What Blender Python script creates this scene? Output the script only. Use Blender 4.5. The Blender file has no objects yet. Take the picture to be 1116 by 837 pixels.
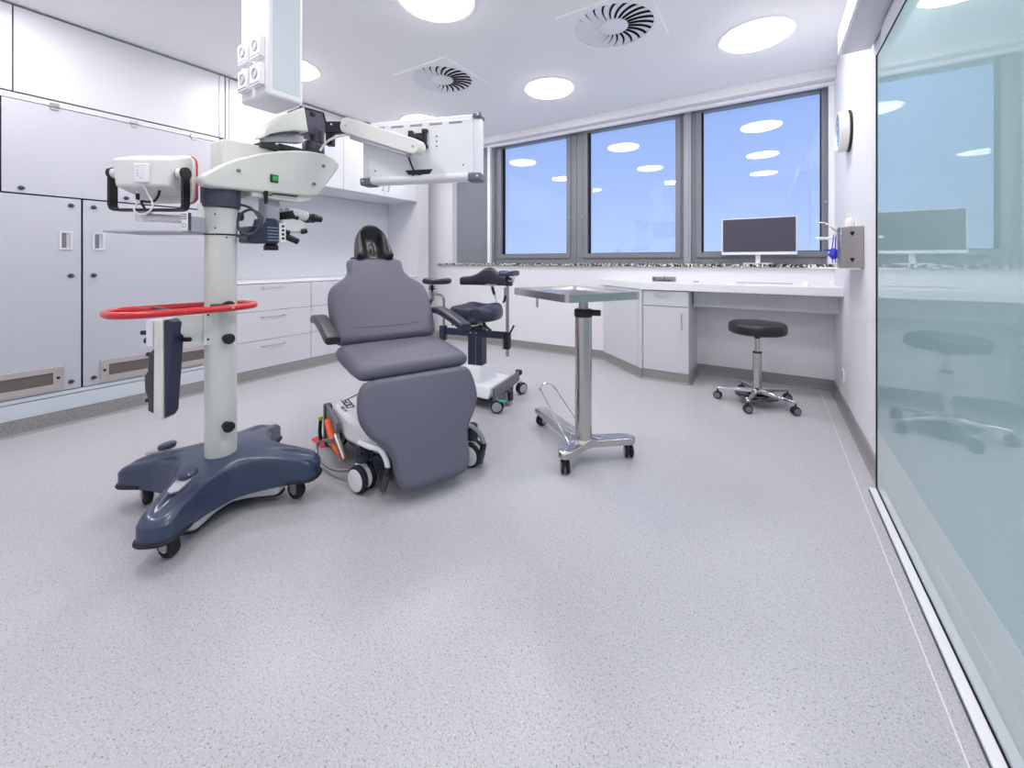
import bpy, bmesh, math, random
from mathutils import Vector, Matrix
random.seed(7)
C = bpy.context.scene.collection
PI = math.pi

# ------------------------------------------------------------------ camera model
FPX, HOR, YAW, EYE = 441.5, 284.7, 32.36, 1.10
cT, sT = math.cos(math.radians(YAW)), math.sin(math.radians(YAW))
E1 = Vector((cT, sT, 0)); E2 = Vector((-sT, cT, 0)); UP = Vector((0, 0, 1))
def W(u, v, d):
    """point at depth d (metres) along the view direction"""
    return E1*((u-558)/FPX*d) + E2*d + Vector((0, 0, EYE+(HOR-v)/FPX*d))
def FR(o, x, y, z=None):
    x = Vector(x).normalized(); y = Vector(y); y = (y - x*y.dot(x)).normalized()
    z = x.cross(y)
    m = Matrix((x, y, z)).transposed().to_4x4(); m.translation = Vector(o); return m
def T(x, y, z): return Matrix.Translation((x, y, z))
def RZ(a): return Matrix.Rotation(a, 4, 'Z')
def RX(a): return Matrix.Rotation(a, 4, 'X')
def RY(a): return Matrix.Rotation(a, 4, 'Y')

# ------------------------------------------------------------------ materials
def srgb(r, g, b):
    f = lambda c: ((c/255+.055)/1.055)**2.4 if c > 10 else c/255/12.92
    return (f(r), f(g), f(b), 1)
def mat(name, col, rough=.5, metal=0., spec=.5, coat=0., bump=0., bscale=200., var=0.):
    m = bpy.data.materials.new(name); m.use_nodes = True
    nt = m.node_tree; b = nt.nodes['Principled BSDF']
    c = srgb(*col)
    b.inputs['Base Color'].default_value = c
    b.inputs['Roughness'].default_value = rough
    b.inputs['Metallic'].default_value = metal
    b.inputs['Specular IOR Level'].default_value = spec
    b.inputs['Coat Weight'].default_value = coat
    tc = nt.nodes.new('ShaderNodeTexCoord')
    no = nt.nodes.new('ShaderNodeTexNoise'); no.inputs['Scale'].default_value = bscale
    no.inputs['Detail'].default_value = 2
    nt.links.new(tc.outputs['Object'], no.inputs['Vector'])
    if bump > 0:
        bp = nt.nodes.new('ShaderNodeBump'); bp.inputs['Strength'].default_value = bump
        bp.inputs['Distance'].default_value = .002
        nt.links.new(no.outputs['Fac'], bp.inputs['Height'])
        nt.links.new(bp.outputs['Normal'], b.inputs['Normal'])
    mr = nt.nodes.new('ShaderNodeMapRange')
    mr.inputs['To Min'].default_value = max(0, rough-.03-var); mr.inputs['To Max'].default_value = min(1, rough+.03+var)
    nt.links.new(no.outputs['Fac'], mr.inputs['Value']); nt.links.new(mr.outputs['Result'], b.inputs['Roughness'])
    return m
def speckle(name, base, cols, scales, rough, amounts, lines=()):
    """mottled vinyl or granite: base colour with fine chips of other colours"""
    m = bpy.data.materials.new(name); m.use_nodes = True
    nt = m.node_tree; b = nt.nodes['Principled BSDF']; b.inputs['Roughness'].default_value = rough
    tc = nt.nodes.new('ShaderNodeTexCoord'); cur = None
    rgb = nt.nodes.new('ShaderNodeRGB'); rgb.outputs[0].default_value = srgb(*base); cur = rgb.outputs[0]
    for i, (c, s, a) in enumerate(zip(cols, scales, amounts)):
        no = nt.nodes.new('ShaderNodeTexNoise'); no.inputs['Scale'].default_value = s; no.inputs['Detail'].default_value = 1
        mp = nt.nodes.new('ShaderNodeMapping'); mp.inputs['Location'].default_value = (i*13.7, i*5.1, i*3.3)
        nt.links.new(tc.outputs['Object'], mp.inputs['Vector']); nt.links.new(mp.outputs[0], no.inputs['Vector'])
        rm = nt.nodes.new('ShaderNodeMapRange'); rm.inputs['From Min'].default_value = a; rm.inputs['From Max'].default_value = a+.05
        nt.links.new(no.outputs['Fac'], rm.inputs['Value'])
        mx = nt.nodes.new('ShaderNodeMix'); mx.data_type = 'RGBA'
        nt.links.new(rm.outputs['Result'], mx.inputs['Factor']); nt.links.new(cur, mx.inputs['A'])
        mx.inputs['B'].default_value = srgb(*c); cur = mx.outputs['Result']
    if lines:
        sp = nt.nodes.new('ShaderNodeSeparateXYZ'); nt.links.new(tc.outputs['Object'], sp.inputs[0])
        for ax, pos, w, lim in lines:
            def M(op, a, bb):
                n = nt.nodes.new('ShaderNodeMath'); n.operation = op
                for k, q in enumerate((a, bb)):
                    if q is None: continue
                    if isinstance(q, (int, float)): n.inputs[k].default_value = q
                    else: nt.links.new(q, n.inputs[k])
                return n.outputs[0]
            q = M('SUBTRACT', sp.outputs[ax], pos); q = M('ABSOLUTE', q, None); q = M('LESS_THAN', q, w)
            if lim is not None: q = M('MULTIPLY', q, M('LESS_THAN', sp.outputs[1-ax], lim))
            q = M('MULTIPLY', q, .7)
            mx = nt.nodes.new('ShaderNodeMix'); mx.data_type = 'RGBA'
            nt.links.new(q, mx.inputs['Factor']); nt.links.new(cur, mx.inputs['A'])
            mx.inputs['B'].default_value = srgb(238, 234, 230); cur = mx.outputs['Result']
    nt.links.new(cur, b.inputs['Base Color'])
    return m
def emit(name, col, s):
    m = bpy.data.materials.new(name); m.use_nodes = True; nt = m.node_tree
    nt.nodes.remove(nt.nodes['Principled BSDF'])
    e = nt.nodes.new('ShaderNodeEmission'); e.inputs[0].default_value = (*col, 1); e.inputs[1].default_value = s
    nt.links.new(e.outputs[0], nt.nodes['Material Output'].inputs[0]); return m

LAMP = 15.5
wall_m = mat('white_wall_paint', (232, 231, 236), .6, bump=.05)
ceil_m = mat('ceiling_paint', (247, 247, 248), .7, bump=.03)
lam_m = mat('white_laminate', (210, 211, 217), .38)
grey_lam_m = mat('pale_grey_laminate', (192, 193, 203), .35)
plinth_m = mat('pale_blue_grey_plinth', (206, 214, 220), .4)
joint_m = mat('dark_joint', (45, 45, 52), .8)
top_m = mat('white_worktop', (238, 239, 244), .3)
floor_m = speckle('speckled_vinyl_floor', (188, 187, 192), [(165, 165, 172), (139, 137, 139), (210, 210, 216), (106, 104, 102)], [170, 130, 200, 160], .33, [.58, .665, .64, .70],
                  lines=((0, .368, .0022, None),))
base_m = speckle('speckled_vinyl_skirting', (146, 143, 143), [(120, 118, 118), (170, 168, 168), (90, 88, 87)], [190, 220, 160], .45, [.56, .60, .68])
granite_m = speckle('granite', (205, 200, 190), [(40, 38, 38), (120, 100, 84), (245, 244, 240), (30, 30, 30)], [42, 34, 50, 60], .25, [.48, .56, .56, .54])
alu_m = mat('grey_window_frame', (128, 130, 137), .45, .1)
alu_l_m = mat('light_grey_post', (170, 172, 180), .4, .3)
panel_m = mat('grey_facade_panel', (133, 137, 146), .5)
steel_m = mat('brushed_steel', (196, 192, 190), .24, 1., var=.05)
chrome_m = mat('chrome', (225, 225, 230), .08, 1.)
chrome_refl_m = mat('chrome_reflecting_dark', (88, 86, 92), .12, 1.)  # foot ring chrome: the black it mirrors is put into the colour
satin_m = mat('satin_steel', (176, 172, 170), .35, 1.)
vent_m = mat('vent_frame_metal', (190, 183, 180), .45, .35)
ventg_m = mat('vent_mesh', (112, 106, 104), .6, .3, bump=.8, bscale=900)
black_m = mat('black_plastic', (22, 22, 27), .42)
rub_m = mat('black_rubber', (27, 27, 34), .6)
dk_m = mat('dark_grey_plastic', (62, 64, 72), .4)
mid_m = mat('mid_grey_plastic', (112, 113, 121), .45)
lg_m = mat('light_grey_plastic', (176, 177, 186), .45)
navy_m = mat('navy_lacquer', (50, 62, 90), .3, coat=.25, bump=.12, bscale=500)
navy_d_m = mat('dark_navy_metal', (40, 48, 74), .35)
violet_m = mat('slate_collar_plastic', (70, 69, 88), .42)
cream_m = mat('off_white_enamel', (212, 213, 208), .32, coat=.1)
cream2_m = mat('warm_white_plastic', (228, 226, 224), .38)
white_m = mat('white_plastic', (236, 236, 241), .3)
red_m = mat('red_lacquer', (205, 34, 40), .32, coat=.3)
tape_m = mat('red_tape', (214, 40, 44), .5)
orange_m = mat('orange_plastic', (243, 98, 34), .4)
yellow_m = mat('yellow_plastic', (235, 214, 60), .4)
teal_m = mat('teal_plastic', (60, 190, 170), .4)
green_m = mat('green_switch', (20, 165, 75), .35)
uph_m = mat('slate_upholstery', (99, 98, 115), .5, bump=.15, bscale=700)
uph_d_m = mat('dark_seam', (64, 64, 78), .6)
blk_uph_m = mat('black_leatherette', (34, 34, 40), .3, bump=.25, bscale=500)
navy_uph_m = mat('navy_leatherette', (46, 48, 66), .3, bump=.2, bscale=500)
cable_m = mat('grey_cable', (128, 128, 140), .5)
blue_m = mat('blue_rubber', (40, 44, 190), .4)
screen_m = mat('dark_screen', (74, 72, 84), .25)
face_m = mat('blue_clock_face', (74, 118, 176), .25)
lamp_m = emit('lamp_diffuser', (1., .972, .950), LAMP)
slot_m = mat('dark_void', (8, 8, 10), .9)

def glass_mat(name, ior, tint):
    m = bpy.data.materials.new(name); m.use_nodes = True; nt = m.node_tree
    nt.nodes.remove(nt.nodes['Principled BSDF'])
    tr = nt.nodes.new('ShaderNodeBsdfTransparent'); tr.inputs[0].default_value = (*tint, 1)
    gl = nt.nodes.new('ShaderNodeBsdfGlossy'); gl.inputs['Roughness'].default_value = 0.0
    fr = nt.nodes.new('ShaderNodeFresnel'); ge = nt.nodes.new('ShaderNodeNewGeometry')   # thin pane: same reflectance on both faces
    mi = nt.nodes.new('ShaderNodeMapRange'); mi.inputs['To Min'].default_value = ior; mi.inputs['To Max'].default_value = 1/ior
    nt.links.new(ge.outputs['Backfacing'], mi.inputs['Value']); nt.links.new(mi.outputs['Result'], fr.inputs['IOR'])
    mx = nt.nodes.new('ShaderNodeMixShader')
    nt.links.new(fr.outputs[0], mx.inputs[0]); nt.links.new(tr.outputs[0], mx.inputs[1]); nt.links.new(gl.outputs[0], mx.inputs[2])
    nt.links.new(mx.outputs[0], nt.nodes['Material Output'].inputs[0]); return m
glass_m = glass_mat('window_glass', 1.5, (.97, .98, 1.))
teal_glass_m = bpy.data.materials.new('back_painted_teal_glass'); teal_glass_m.use_nodes = True
_b = teal_glass_m.node_tree.nodes['Principled BSDF']
_b.inputs['Base Color'].default_value = srgb(157, 188, 190); _b.inputs['Roughness'].default_value = .0
_b.inputs['IOR'].default_value = 2.4; _b.inputs['Specular IOR Level'].default_value = .5

view_strip_m = teal_glass_m.copy(); view_strip_m.name = 'painted_view_strip'; view_strip_m.node_tree.nodes['Principled BSDF'].inputs['Base Color'].default_value = srgb(186, 202, 204)

# ------------------------------------------------------------------ mesh builder
ROOTM = {}
def rootmat(o):
    while o is not None:
        if o.name in ROOTM: return ROOTM[o.name]
        o = o.parent
    return Matrix.Identity(4)
def cr(pts, n=6, closed=False):
    P = [Vector(p) for p in pts]; out = []; N = len(P)
    rng = range(N if closed else N-1)
    for i in rng:
        if closed: a, b, c, d = P[(i-1) % N], P[i], P[(i+1) % N], P[(i+2) % N]
        else: a, b, c, d = P[max(i-1, 0)], P[i], P[i+1], P[min(i+2, N-1)]
        for k in range(n):
            t = k/n
            out.append(.5*((2*b)+(c-a)*t+(2*a-5*b+4*c-d)*t*t+(3*b-a-3*c+d)*t**3))
    if not closed: out.append(P[-1])
    return out
def rrect(w, h, r, n=5):
    o = []
    for cx, cy, a in ((w/2-r, h/2-r, 0), (-w/2+r, h/2-r, 90), (-w/2+r, -h/2+r, 180), (w/2-r, -h/2+r, 270)):
        for k in range(n+1):
            t = math.radians(a+90*k/n); o.append((cx+r*math.cos(t), cy+r*math.sin(t)))
    return o
class MB:
    def __init__(s): s.bm = bmesh.new()
    def _f(s, vs):
        try: return s.bm.faces.new(vs)
        except ValueError: return None
    def box(s, a, b, m=None, taper=None):
        """box from corner a to corner b; taper=(sx,sy) scales the top"""
        m = m or Matrix.Identity(4); a = Vector(a); b = Vector(b); c = (a+b)/2
        v = []
        for z in (0, 1):
            for x, y in ((0, 0), (1, 0), (1, 1), (0, 1)):
                p = Vector((a.x if x == 0 else b.x, a.y if y == 0 else b.y, a.z if z == 0 else b.z))
                if z and taper: p.x = c.x+(p.x-c.x)*taper[0]; p.y = c.y+(p.y-c.y)*taper[1]
                v.append(s.bm.verts.new(m @ p))
        for f in ((3, 2, 1, 0), (4, 5, 6, 7), (0, 1, 5, 4), (1, 2, 6, 5), (2, 3, 7, 6), (3, 0, 4, 7)): s._f([v[i] for i in f])
        return s
    def quadbox(s, bot, top):
        v = [s.bm.verts.new(Vector(p)) for p in list(bot)+list(top)]; n = len(bot)
        s._f(list(reversed(v[:n]))); s._f(v[n:])
        for i in range(n): s._f([v[i], v[(i+1) % n], v[n+(i+1) % n], v[n+i]])
        return s
    def prism(s, out, z0, z1, m=None, sc=1.):
        m = m or Matrix.Identity(4); n = len(out)
        cx = sum(p[0] for p in out)/n; cy = sum(p[1] for p in out)/n
        bot = [m @ Vector((p[0], p[1], z0)) for p in out]
        top = [m @ Vector((cx+(p[0]-cx)*sc, cy+(p[1]-cy)*sc, z1)) for p in out]
        return s.quadbox(bot, top)
    def lathe(s, prof, m=None, seg=32):
        m = m or Matrix.Identity(4); rings = []
        for r, z in prof:
            if r < 1e-5: rings.append([s.bm.verts.new(m @ Vector((0, 0, z)))])
            else: rings.append([s.bm.verts.new(m @ Vector((r*math.cos(2*PI*k/seg), r*math.sin(2*PI*k/seg), z))) for k in range(seg)])
        for a, b in zip(rings, rings[1:]):
            for k in range(seg):
                k2 = (k+1) % seg
                if len(a) == 1 and len(b) == 1: continue
                if len(a) == 1: s._f([a[0], b[k2], b[k]])
                elif len(b) == 1: s._f([a[k], a[k2], b[0]])
                else: s._f([a[k], a[k2], b[k2], b[k]])
        if tuple(prof[0]) == tuple(prof[-1]): return s
        if len(rings[0]) > 1: s._f(list(reversed(rings[0])))
        if len(rings[-1]) > 1: s._f(rings[-1])
        return s
    def cyl(s, p0, p1, r, r2=None, seg=20):
        p0 = Vector(p0); p1 = Vector(p1); d = p1-p0; L = d.length
        q = Vector((0, 0, 1)).rotation_difference(d.normalized()).to_matrix().to_4x4()
        return s.lathe([(r, 0), (r if r2 is None else r2, L)], T(*p0) @ q, seg)
    def disc(s, c, ax, r, t, seg=24, bev=.15):
        """thick disc centred at c, axis ax, rounded rim"""
        q = Vector((0, 0, 1)).rotation_difference(Vector(ax).normalized()).to_matrix().to_4x4()
        e = min(t*.45, r*bev)
        return s.lathe([(0, -t/2), (r-e, -t/2), (r-e*.3, -t/2+e*.3), (r, -t/2+e), (r, t/2-e), (r-e*.3, t/2-e*.3), (r-e, t/2), (0, t/2)], T(*c) @ q, seg)
    def tube(s, pts, r, seg=10, closed=False, flat=None):
        P = [Vector(p) for p in pts]; n = len(P); rings = []
        t0 = (P[1]-P[0]).normalized(); a = Vector((0, 0, 1)) if abs(t0.z) < .9 else Vector((1, 0, 0))
        u = t0.cross(a).normalized()
        for i in range(n):
            if closed: t = (P[(i+1) % n]-P[i-1]).normalized()
            else: t = (P[min(i+1, n-1)]-P[max(i-1, 0)]).normalized()
            u = (u-t*u.dot(t)).normalized(); w = t.cross(u)
            ru = r if not callable(r) else r(i/(n-1)); rw = ru*(flat or 1)
            rings.append([s.bm.verts.new(P[i]+u*ru*math.cos(2*PI*k/seg)+w*rw*math.sin(2*PI*k/seg)) for k in range(seg)])
        prs = list(zip(rings, rings[1:]))+([(rings[-1], rings[0])] if closed else [])
        for A, B in prs:
            for k in range(seg): s._f([A[k], A[(k+1) % seg], B[(k+1) % seg], B[k]])
        if not closed: s._f(list(reversed(rings[0]))); s._f(rings[-1])
        return s
    def polar(s, out, top, bot, scales, m=None, cen=(0, 0)):
        """closed body over a star-shaped outline; top(x,y,s) and bot(x,y,s) give heights"""
        m = m or Matrix.Identity(4); cx, cy = cen; n = len(out)
        def ring(k, fn):
            return [s.bm.verts.new(m @ Vector((cx+(p[0]-cx)*k, cy+(p[1]-cy)*k, fn(cx+(p[0]-cx)*k, cy+(p[1]-cy)*k, k)))) for p in out]
        for fn, flip in ((top, False), (bot, True)):
            c = s.bm.verts.new(m @ Vector((cx, cy, fn(cx, cy, 0)))); prev = None
            for k in scales:
                r = ring(k, fn)
                for i in range(n):
                    j = (i+1) % n
                    f = [c, r[i], r[j]] if prev is None else [prev[i], r[i], r[j], prev[j]]
                    s._f(list(reversed(f)) if flip else f)
                prev = r
            if fn is top: tr = prev
            else: br = prev
        for i in range(n):
            j = (i+1) % n; s._f([br[i], br[j], tr[j], tr[i]])
        return s
    def build(s, name, material, parent=None, world=True, bev=0, seg=2, sub=0, ang=35, smooth=True):
        bmesh.ops.remove_doubles(s.bm, verts=s.bm.verts, dist=1e-6)
        bmesh.ops.recalc_face_normals(s.bm, faces=s.bm.faces)
        off = Vector((0, 0, 0))
        if parent is not None:
            if world: s.bm.transform(rootmat(parent).inverted())
        else:
            xs = [v.co for v in s.bm.verts]
            off = Vector(((min(p.x for p in xs)+max(p.x for p in xs))/2, (min(p.y for p in xs)+max(p.y for p in xs))/2, min(p.z for p in xs)))
            if name.split('_')[0] in ('floor', 'ceiling', 'wall', 'baseboard', 'trim', 'window'): off = Vector((0, 0, 0))
            s.bm.transform(Matrix.Translation(-off))
        me = bpy.data.meshes.new(name); s.bm.to_mesh(me); s.bm.free()
        for p in me.polygons: p.use_smooth = smooth
        if smooth: me.set_sharp_from_angle(angle=math.radians(ang))
        me.materials.append(material)
        o = bpy.data.objects.new(name, me); C.objects.link(o); o.location = off
        if parent is not None: o.parent = parent
        else: ROOTM[o.name] = Matrix.Translation(off)
        if bev > 0:
            b = o.modifiers.new('edge', 'BEVEL'); b.width = bev; b.segments = seg; b.limit_method = 'ANGLE'; b.angle_limit = math.radians(40); b.harden_normals = False
        if sub: mo = o.modifiers.new('sub', 'SUBSURF'); mo.levels = sub; mo.render_levels = sub
        return o
def thing(name, label, cat, loc=(0, 0, 0), rot=0, group=None):
    o = bpy.data.objects.new(name, None); C.objects.link(o); o.empty_display_size = .1
    o.location = loc; o.rotation_euler = (0, 0, rot); o['label'] = label; o['category'] = cat
    if group: o['group'] = group
    ROOTM[o.name] = T(*loc) @ RZ(rot); return o
def tag(o, label, cat, group=None):
    o['label'] = label; o['category'] = cat
    if group: o['group'] = group
    return o
def struct(o): o['kind'] = 'structure'; return o
def dup(r, loc, rot=None, label=None):
    c = r.copy(); C.objects.link(c); c.location = loc
    if rot is not None: c.rotation_euler = (0, 0, rot)
    if label: c['label'] = label
    for ch in list(r.children):
        d = ch.copy(); C.objects.link(d); d.parent = c
        for g in list(ch.children):
            e = g.copy(); C.objects.link(e); e.parent = d
    return c
def boxo(name, a, b, material, parent=None, bev=0, **k): return MB().box(a, b).build(name, material, parent, bev=bev, **k)

# ------------------------------------------------------------------ room shell
XR, YW, ZC, XL, YB = .472, 4.38, 2.72, -4.0, -1.0
struct(boxo('floor', (-4.7, YB-.1, -.08), (.62, 4.75, 0), floor_m))
struct(boxo('ceiling', (-4.7, YB-.1, ZC), (.62, 4.75, ZC+.08), ceil_m))
struct(boxo('wall_right', (XR, YB, 0), (.60, 4.75, ZC), wall_m))
struct(boxo('wall_rear', (-4.7, YB-.1, 0), (XR, YB, ZC), wall_m))
struct(boxo('wall_left', (-4.70, YB, 0), (-4.60, 4.75, ZC), wall_m))
struct(boxo('wall_left_panel', (-4.60, YB, 0), (XL, -.07, ZC), wall_m))
# window wall: parapet, pillar, lintel, grey facade panel
struct(boxo('wall_window_parapet', (-4.60, YW, 0), (XR, 4.60, 1.045), wall_m))
struct(boxo('wall_window_pillar', (-4.60, 4.40, 1.045), (-3.79, 4.70, ZC), wall_m))
struct(boxo('wall_window_lintel', (-3.79, 4.50, 2.66), (XR, 4.70, ZC), wall_m))
struct(boxo('wall_window_panel', (-3.79, 4.50, 1.045), (-3.13, 4.56, 2.66), panel_m))
struct(boxo('trim_window_sill', (-4.03, 4.35, 1.043), (XR, 4.52, 1.074), granite_m, bev=.003))
struct(boxo('trim_blind_cassette', (-3.17, 4.27, 2.632), (XR, 4.49, ZC), wall_m, bev=.004))
struct(boxo('trim_blind_rail', (-3.15, 4.35, 2.600), (XR, 4.40, 2.631), white_m, bev=.004))
struct(boxo('trim_blind_guide_left', (-3.150, 4.36, 1.075), (-3.108, 4.40, 2.60), white_m, bev=.003))
struct(boxo('trim_blind_guide_right', (.432, 4.36, 1.075), (XR, 4.40, 2.60), white_m, bev=.003))

def window(n, x0, x1, g0, g1, handle):
    m = MB(); y0, y1 = 4.47, 4.55; zb, zt, gz0, gz1 = 1.076, 2.655, 1.19, 2.60
    for a, b in (((x0, y0, zb), (g0, y1, zt)), ((g1, y0, zb), (x1, y1, zt)), ((g0, y0, zb), (g1, y1, gz0)), ((g0, y0, gz1), (g1, y1, zt))): m.box(a, b)
    w = struct(m.build('window_%d' % n, alu_m, bev=.002))
    # raised sash profile
    s = MB(); y2 = 4.455; o = .052
    a0, a1 = g0-o, g1+o
    for a, b in (((a0, y2, gz0-o), (g0, y0, gz1+o)), ((g1, y2, gz0-o), (a1, y0, gz1+o)), ((g0, y2, gz0-o), (g1, y0, gz0)), ((g0, y2, gz1), (g1, y0, gz1+o))): s.box(a, b)
    s.build('window_sash', alu_m, w, bev=.004)
    q = MB()
    for a, b in (((g0, 4.50, gz0), (g0+.012, 4.547, gz1)), ((g1-.006, 4.50, gz0), (g1, 4.547, gz1)), ((g0, 4.50, gz0), (g1, 4.547, gz0+.006))): q.box(a, b)
    q.build('window_gasket', slot_m, w)
    MB().box((g0, 4.545, gz0), (g1, 4.549, gz1)).build('pane', glass_m, w)
    if handle is not None:
        MB().disc((handle, 4.452, 1.62), (0, 1, 0), .011, .012, 14).build('window_lock', satin_m, w)
window(1, -3.107, -1.925, -2.996, -2.050, -2.005)
window(2, -1.922, -.735, -1.786, -.817, -1.842)
window(3, -.665, .432, -.572, .393, .425)
struct(MB().box((-.735, 4.44, 1.076), (-.665, 4.60, 2.655)).box((-.712, 4.425, 1.076), (-.688, 4.44, 2.655)).build('trim_window_post', alu_l_m, bev=.004))

# skirting (coved vinyl)
def skirt(name, pts, h, t=.012):
    """pts: polyline on the floor, room on the left-hand side of travel"""
    m = MB()
    for (a, b) in zip(pts, pts[1:]):
        a = Vector((*a, 0)); b = Vector((*b, 0)); d = (b-a).normalized(); n = Vector((-d.y, d.x, 0))
        prof = [(0, 0), (.03, 0), (.020, .004), (t+.002, .012), (t, .025), (t, h), (0, h)]
        r0 = [m.bm.verts.new(a+n*x+UP*z) for x, z in prof]; r1 = [m.bm.verts.new(b+n*x+UP*z) for x, z in prof]
        k = len(prof)
        for i in range(k): m._f([r0[i], r0[(i+1) % k], r1[(i+1) % k], r1[i]])
        m._f(r0); m._f(list(reversed(r1)))
    return struct(m.build(name, base_m, ang=50))
skirt('baseboard_right', [(XR, 2.60), (XR, YW)], .085)
skirt('baseboard_window', [(XR, YW), (-.6, YW), ], .088)
skirt('baseboard_cabinet', [(-.6, YW), (-.6, 3.88), (-1.0, 3.88), (-1.55, YW)], .088)
skirt('baseboard_parapet', [(-1.55, YW), (-4.02, YW)], .10)
skirt('baseboard_left', [(XL, YW), (XL, YB)], .098)

# ------------------------------------------------------------------ left wall: technical cabinets
def rect_on_left(mb, y0, y1, z0, z1, x=XL, t=.018):
    return mb.box((x-t, y0, z0), (x, y1, z1))
def lock(parent, y, z):
    l_ = MB().disc((XL+.004, y, z), (1, 0, 0), .014, .008, 16).build('lock', satin_m, parent) if parent.parent is None else MB().disc((XL+.004, y, z), (1, 0, 0), .014, .008, 16).disc((XL+.0085, y, z), (1, 0, 0), .009, .003, 12).box((XL+.008, y-.0155, z-.004), (XL+.0125, y+.0155, z+.004)).build('lock', dk_m, parent)
t = thing('technical_cabinet', 'tall pale grey cabinet with two vented doors on the left wall', 'cabinet', (-4.3, .78, 0))
boxo('body', (-4.58, -.06, .0), (-4.025, 1.635, 1.53), grey_lam_m, t)
boxo('plinth', (-4.02, -.06, .100), (XL, 1.645, .198), plinth_m, t)
boxo('plinth_strip', (-4.02, -.06, .204), (XL, 1.645, .228), plinth_m, t)
boxo('shadow_gap', (-4.024, -.06, .02), (-4.021, 1.645, 1.53), slot_m, t)
for k, (y0, y1) in enumerate(((-.05, .768), (.779, 1.60))):
    d = boxo('door', (-4.02, y0, .234), (XL, y1, 1.524), grey_lam_m, t, bev=.0015)
    hy = .697 if k == 0 else .855
    pl = MB()   # recessed pull: frame, its inner shade put into a grey plate's colour
    for a, b in (((hy-.032, 1.178), (hy-.020, 1.302)), ((hy+.020, 1.178), (hy+.032, 1.302)), ((hy-.02, 1.178), (hy+.02, 1.190)), ((hy-.02, 1.290), (hy+.02, 1.302))):
        pl.box((XL, a[0], a[1]), (XL+.005, b[0], b[1]))
    pl.build('recessed_pull', lam_m, d, bev=.001)
    boxo('pull_shade', (XL-.001, hy-.020, 1.190), (XL+.002, hy+.002, 1.290), mid_m, d)
    for z in (1.478, 1.002, .284): lock(d, .720 if k == 0 else .829, z)
    v0, v1 = (-.02, .683) if k == 0 else (.862, 1.56)
    fr = MB()
    for a, b in (((v0, .246), (v1, .286)), ((v0, .365), (v1, .400)), ((v0, .286), (v0+.045, .365)), ((v1-.045, .286), (v1, .365))):
        fr.box((XL, a[0], a[1]), (XL+.008, b[0], b[1]))
    f = fr.build('vent_frame', vent_m, d, bev=.002)
    boxo('vent_mesh', (XL-.001, v0+.045, .286), (XL+.003, v1-.045, .365), ventg_m, d)
    MB().disc((XL+.009, (v1-.022) if k == 0 else v0+.022, .325), (1, 0, 0), .009, .004, 12).build('vent_screw', black_m, d)
boxo('end_panel', (-4.02, 1.604, .234), (XL, 1.645, 1.524), lam_m, t)

t = thing('flap_cabinet', 'grey cabinet with one long hinged flap above the vented doors', 'cabinet', (-4.3, .78, 1.53))
boxo('body', (-4.58, -.06, 1.532), (-4.025, 1.635, 2.163), lam_m, t)
boxo('shadow_gap', (-4.024, -.06, 1.532), (-4.021, 1.645, 2.163), slot_m, t)
fl = boxo('flap', (-4.02, .425, 1.534), (XL, 1.560, 2.120), grey_lam_m, t, bev=.0015)
boxo('flap', (-4.02, -.05, 1.534), (XL, .418, 2.120), grey_lam_m, t, bev=.0015)
boxo('head_rail', (-4.02, -.05, 2.125), (XL, 1.600, 2.160), lam_m, t)
boxo('end_panel', (-4.02, 1.566, 1.534), (XL, 1.600, 2.120), lam_m, t)
for hy in (.645, 1.045, 1.415):
    h = MB()
    h.box((XL, hy-.022, 2.127), (XL+.006, hy+.022, 2.147)); h.box((XL, hy-.018, 2.100), (XL+.006, hy+.018, 2.118))
    h.cyl((XL+.005, hy-.024, 2.122), (XL+.005, hy+.024, 2.122), .006, seg=10)
    h.build('hinge', satin_m, fl, bev=.001)
lock(fl, .503, 1.565); lock(fl, 1.0, 1.565)

t = thing('wall_panelling', 'white panelling with upright joints above the long flap', 'wall panel', (-4.3, .78, 2.165))
boxo('body', (-4.58, -.06, 2.168), (-4.025, 1.66, 2.712), lam_m, t)
boxo('shadow_gap', (-4.024, -.06, 2.168), (-4.021, 1.655, 2.712), slot_m, t)
for y0, y1 in ((-.05, .467), (.473, 1.597), (1.601, 1.640)): boxo('panel', (-4.02, y0, 2.170), (XL, y1, 2.706), lam_m, t, bev=.0015)
t = tag(boxo('cabinet_end_post', (-4.58, 1.648, .10), (XL, 1.672, 2.706), lam_m), 'narrow white upright panel between vented cabinet and drawer counter', 'panel')

# ------------------------------------------------------------------ left wall: drawer counter, niche, wall cabinets
def drawer_cab(y0, y1, hy, label):
    t = thing('drawer_cabinet', label, 'cabinet', (-4.3, (y0+y1)/2, 0), 0, 'white drawer units under the left worktop')
    boxo('body', (-4.56, y0, .0), (-4.025, y1, .888), lam_m, t)
    boxo('shadow_gap', (-4.024, y0, .02), (-4.021, y1, .888), slot_m, t)
    for z0, z1 in ((.100, .360), (.364, .632), (.636, .886)):
        d = boxo('drawer', (-4.02, y0+.002, z0), (XL, y1-.002, z1), lam_m, t, bev=.001)
        if hy:
            z = {.100: .305, .364: .579, .636: .852}[z0]; a, b = hy
            MB().tube([(XL, a+.004, z), (XL+.022, a+.004, z), (XL+.026, a+.008, z), (XL+.026, b-.008, z), (XL+.022, b-.004, z), (XL, b-.004, z)], .0045, 8).build('handle', satin_m, d)
    return t
drawer_cab(1.675, 2.428, (1.943, 2.155), 'white three-drawer unit nearest the tall white column stand')
drawer_cab(2.430, 3.180, (2.70, 2.91), 'white drawer unit behind the left armrest of the treatment chair')
drawer_cab(3.182, 3.930, (3.45, 3.66), 'white drawer unit hidden mostly behind the treatment chair back')
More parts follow.
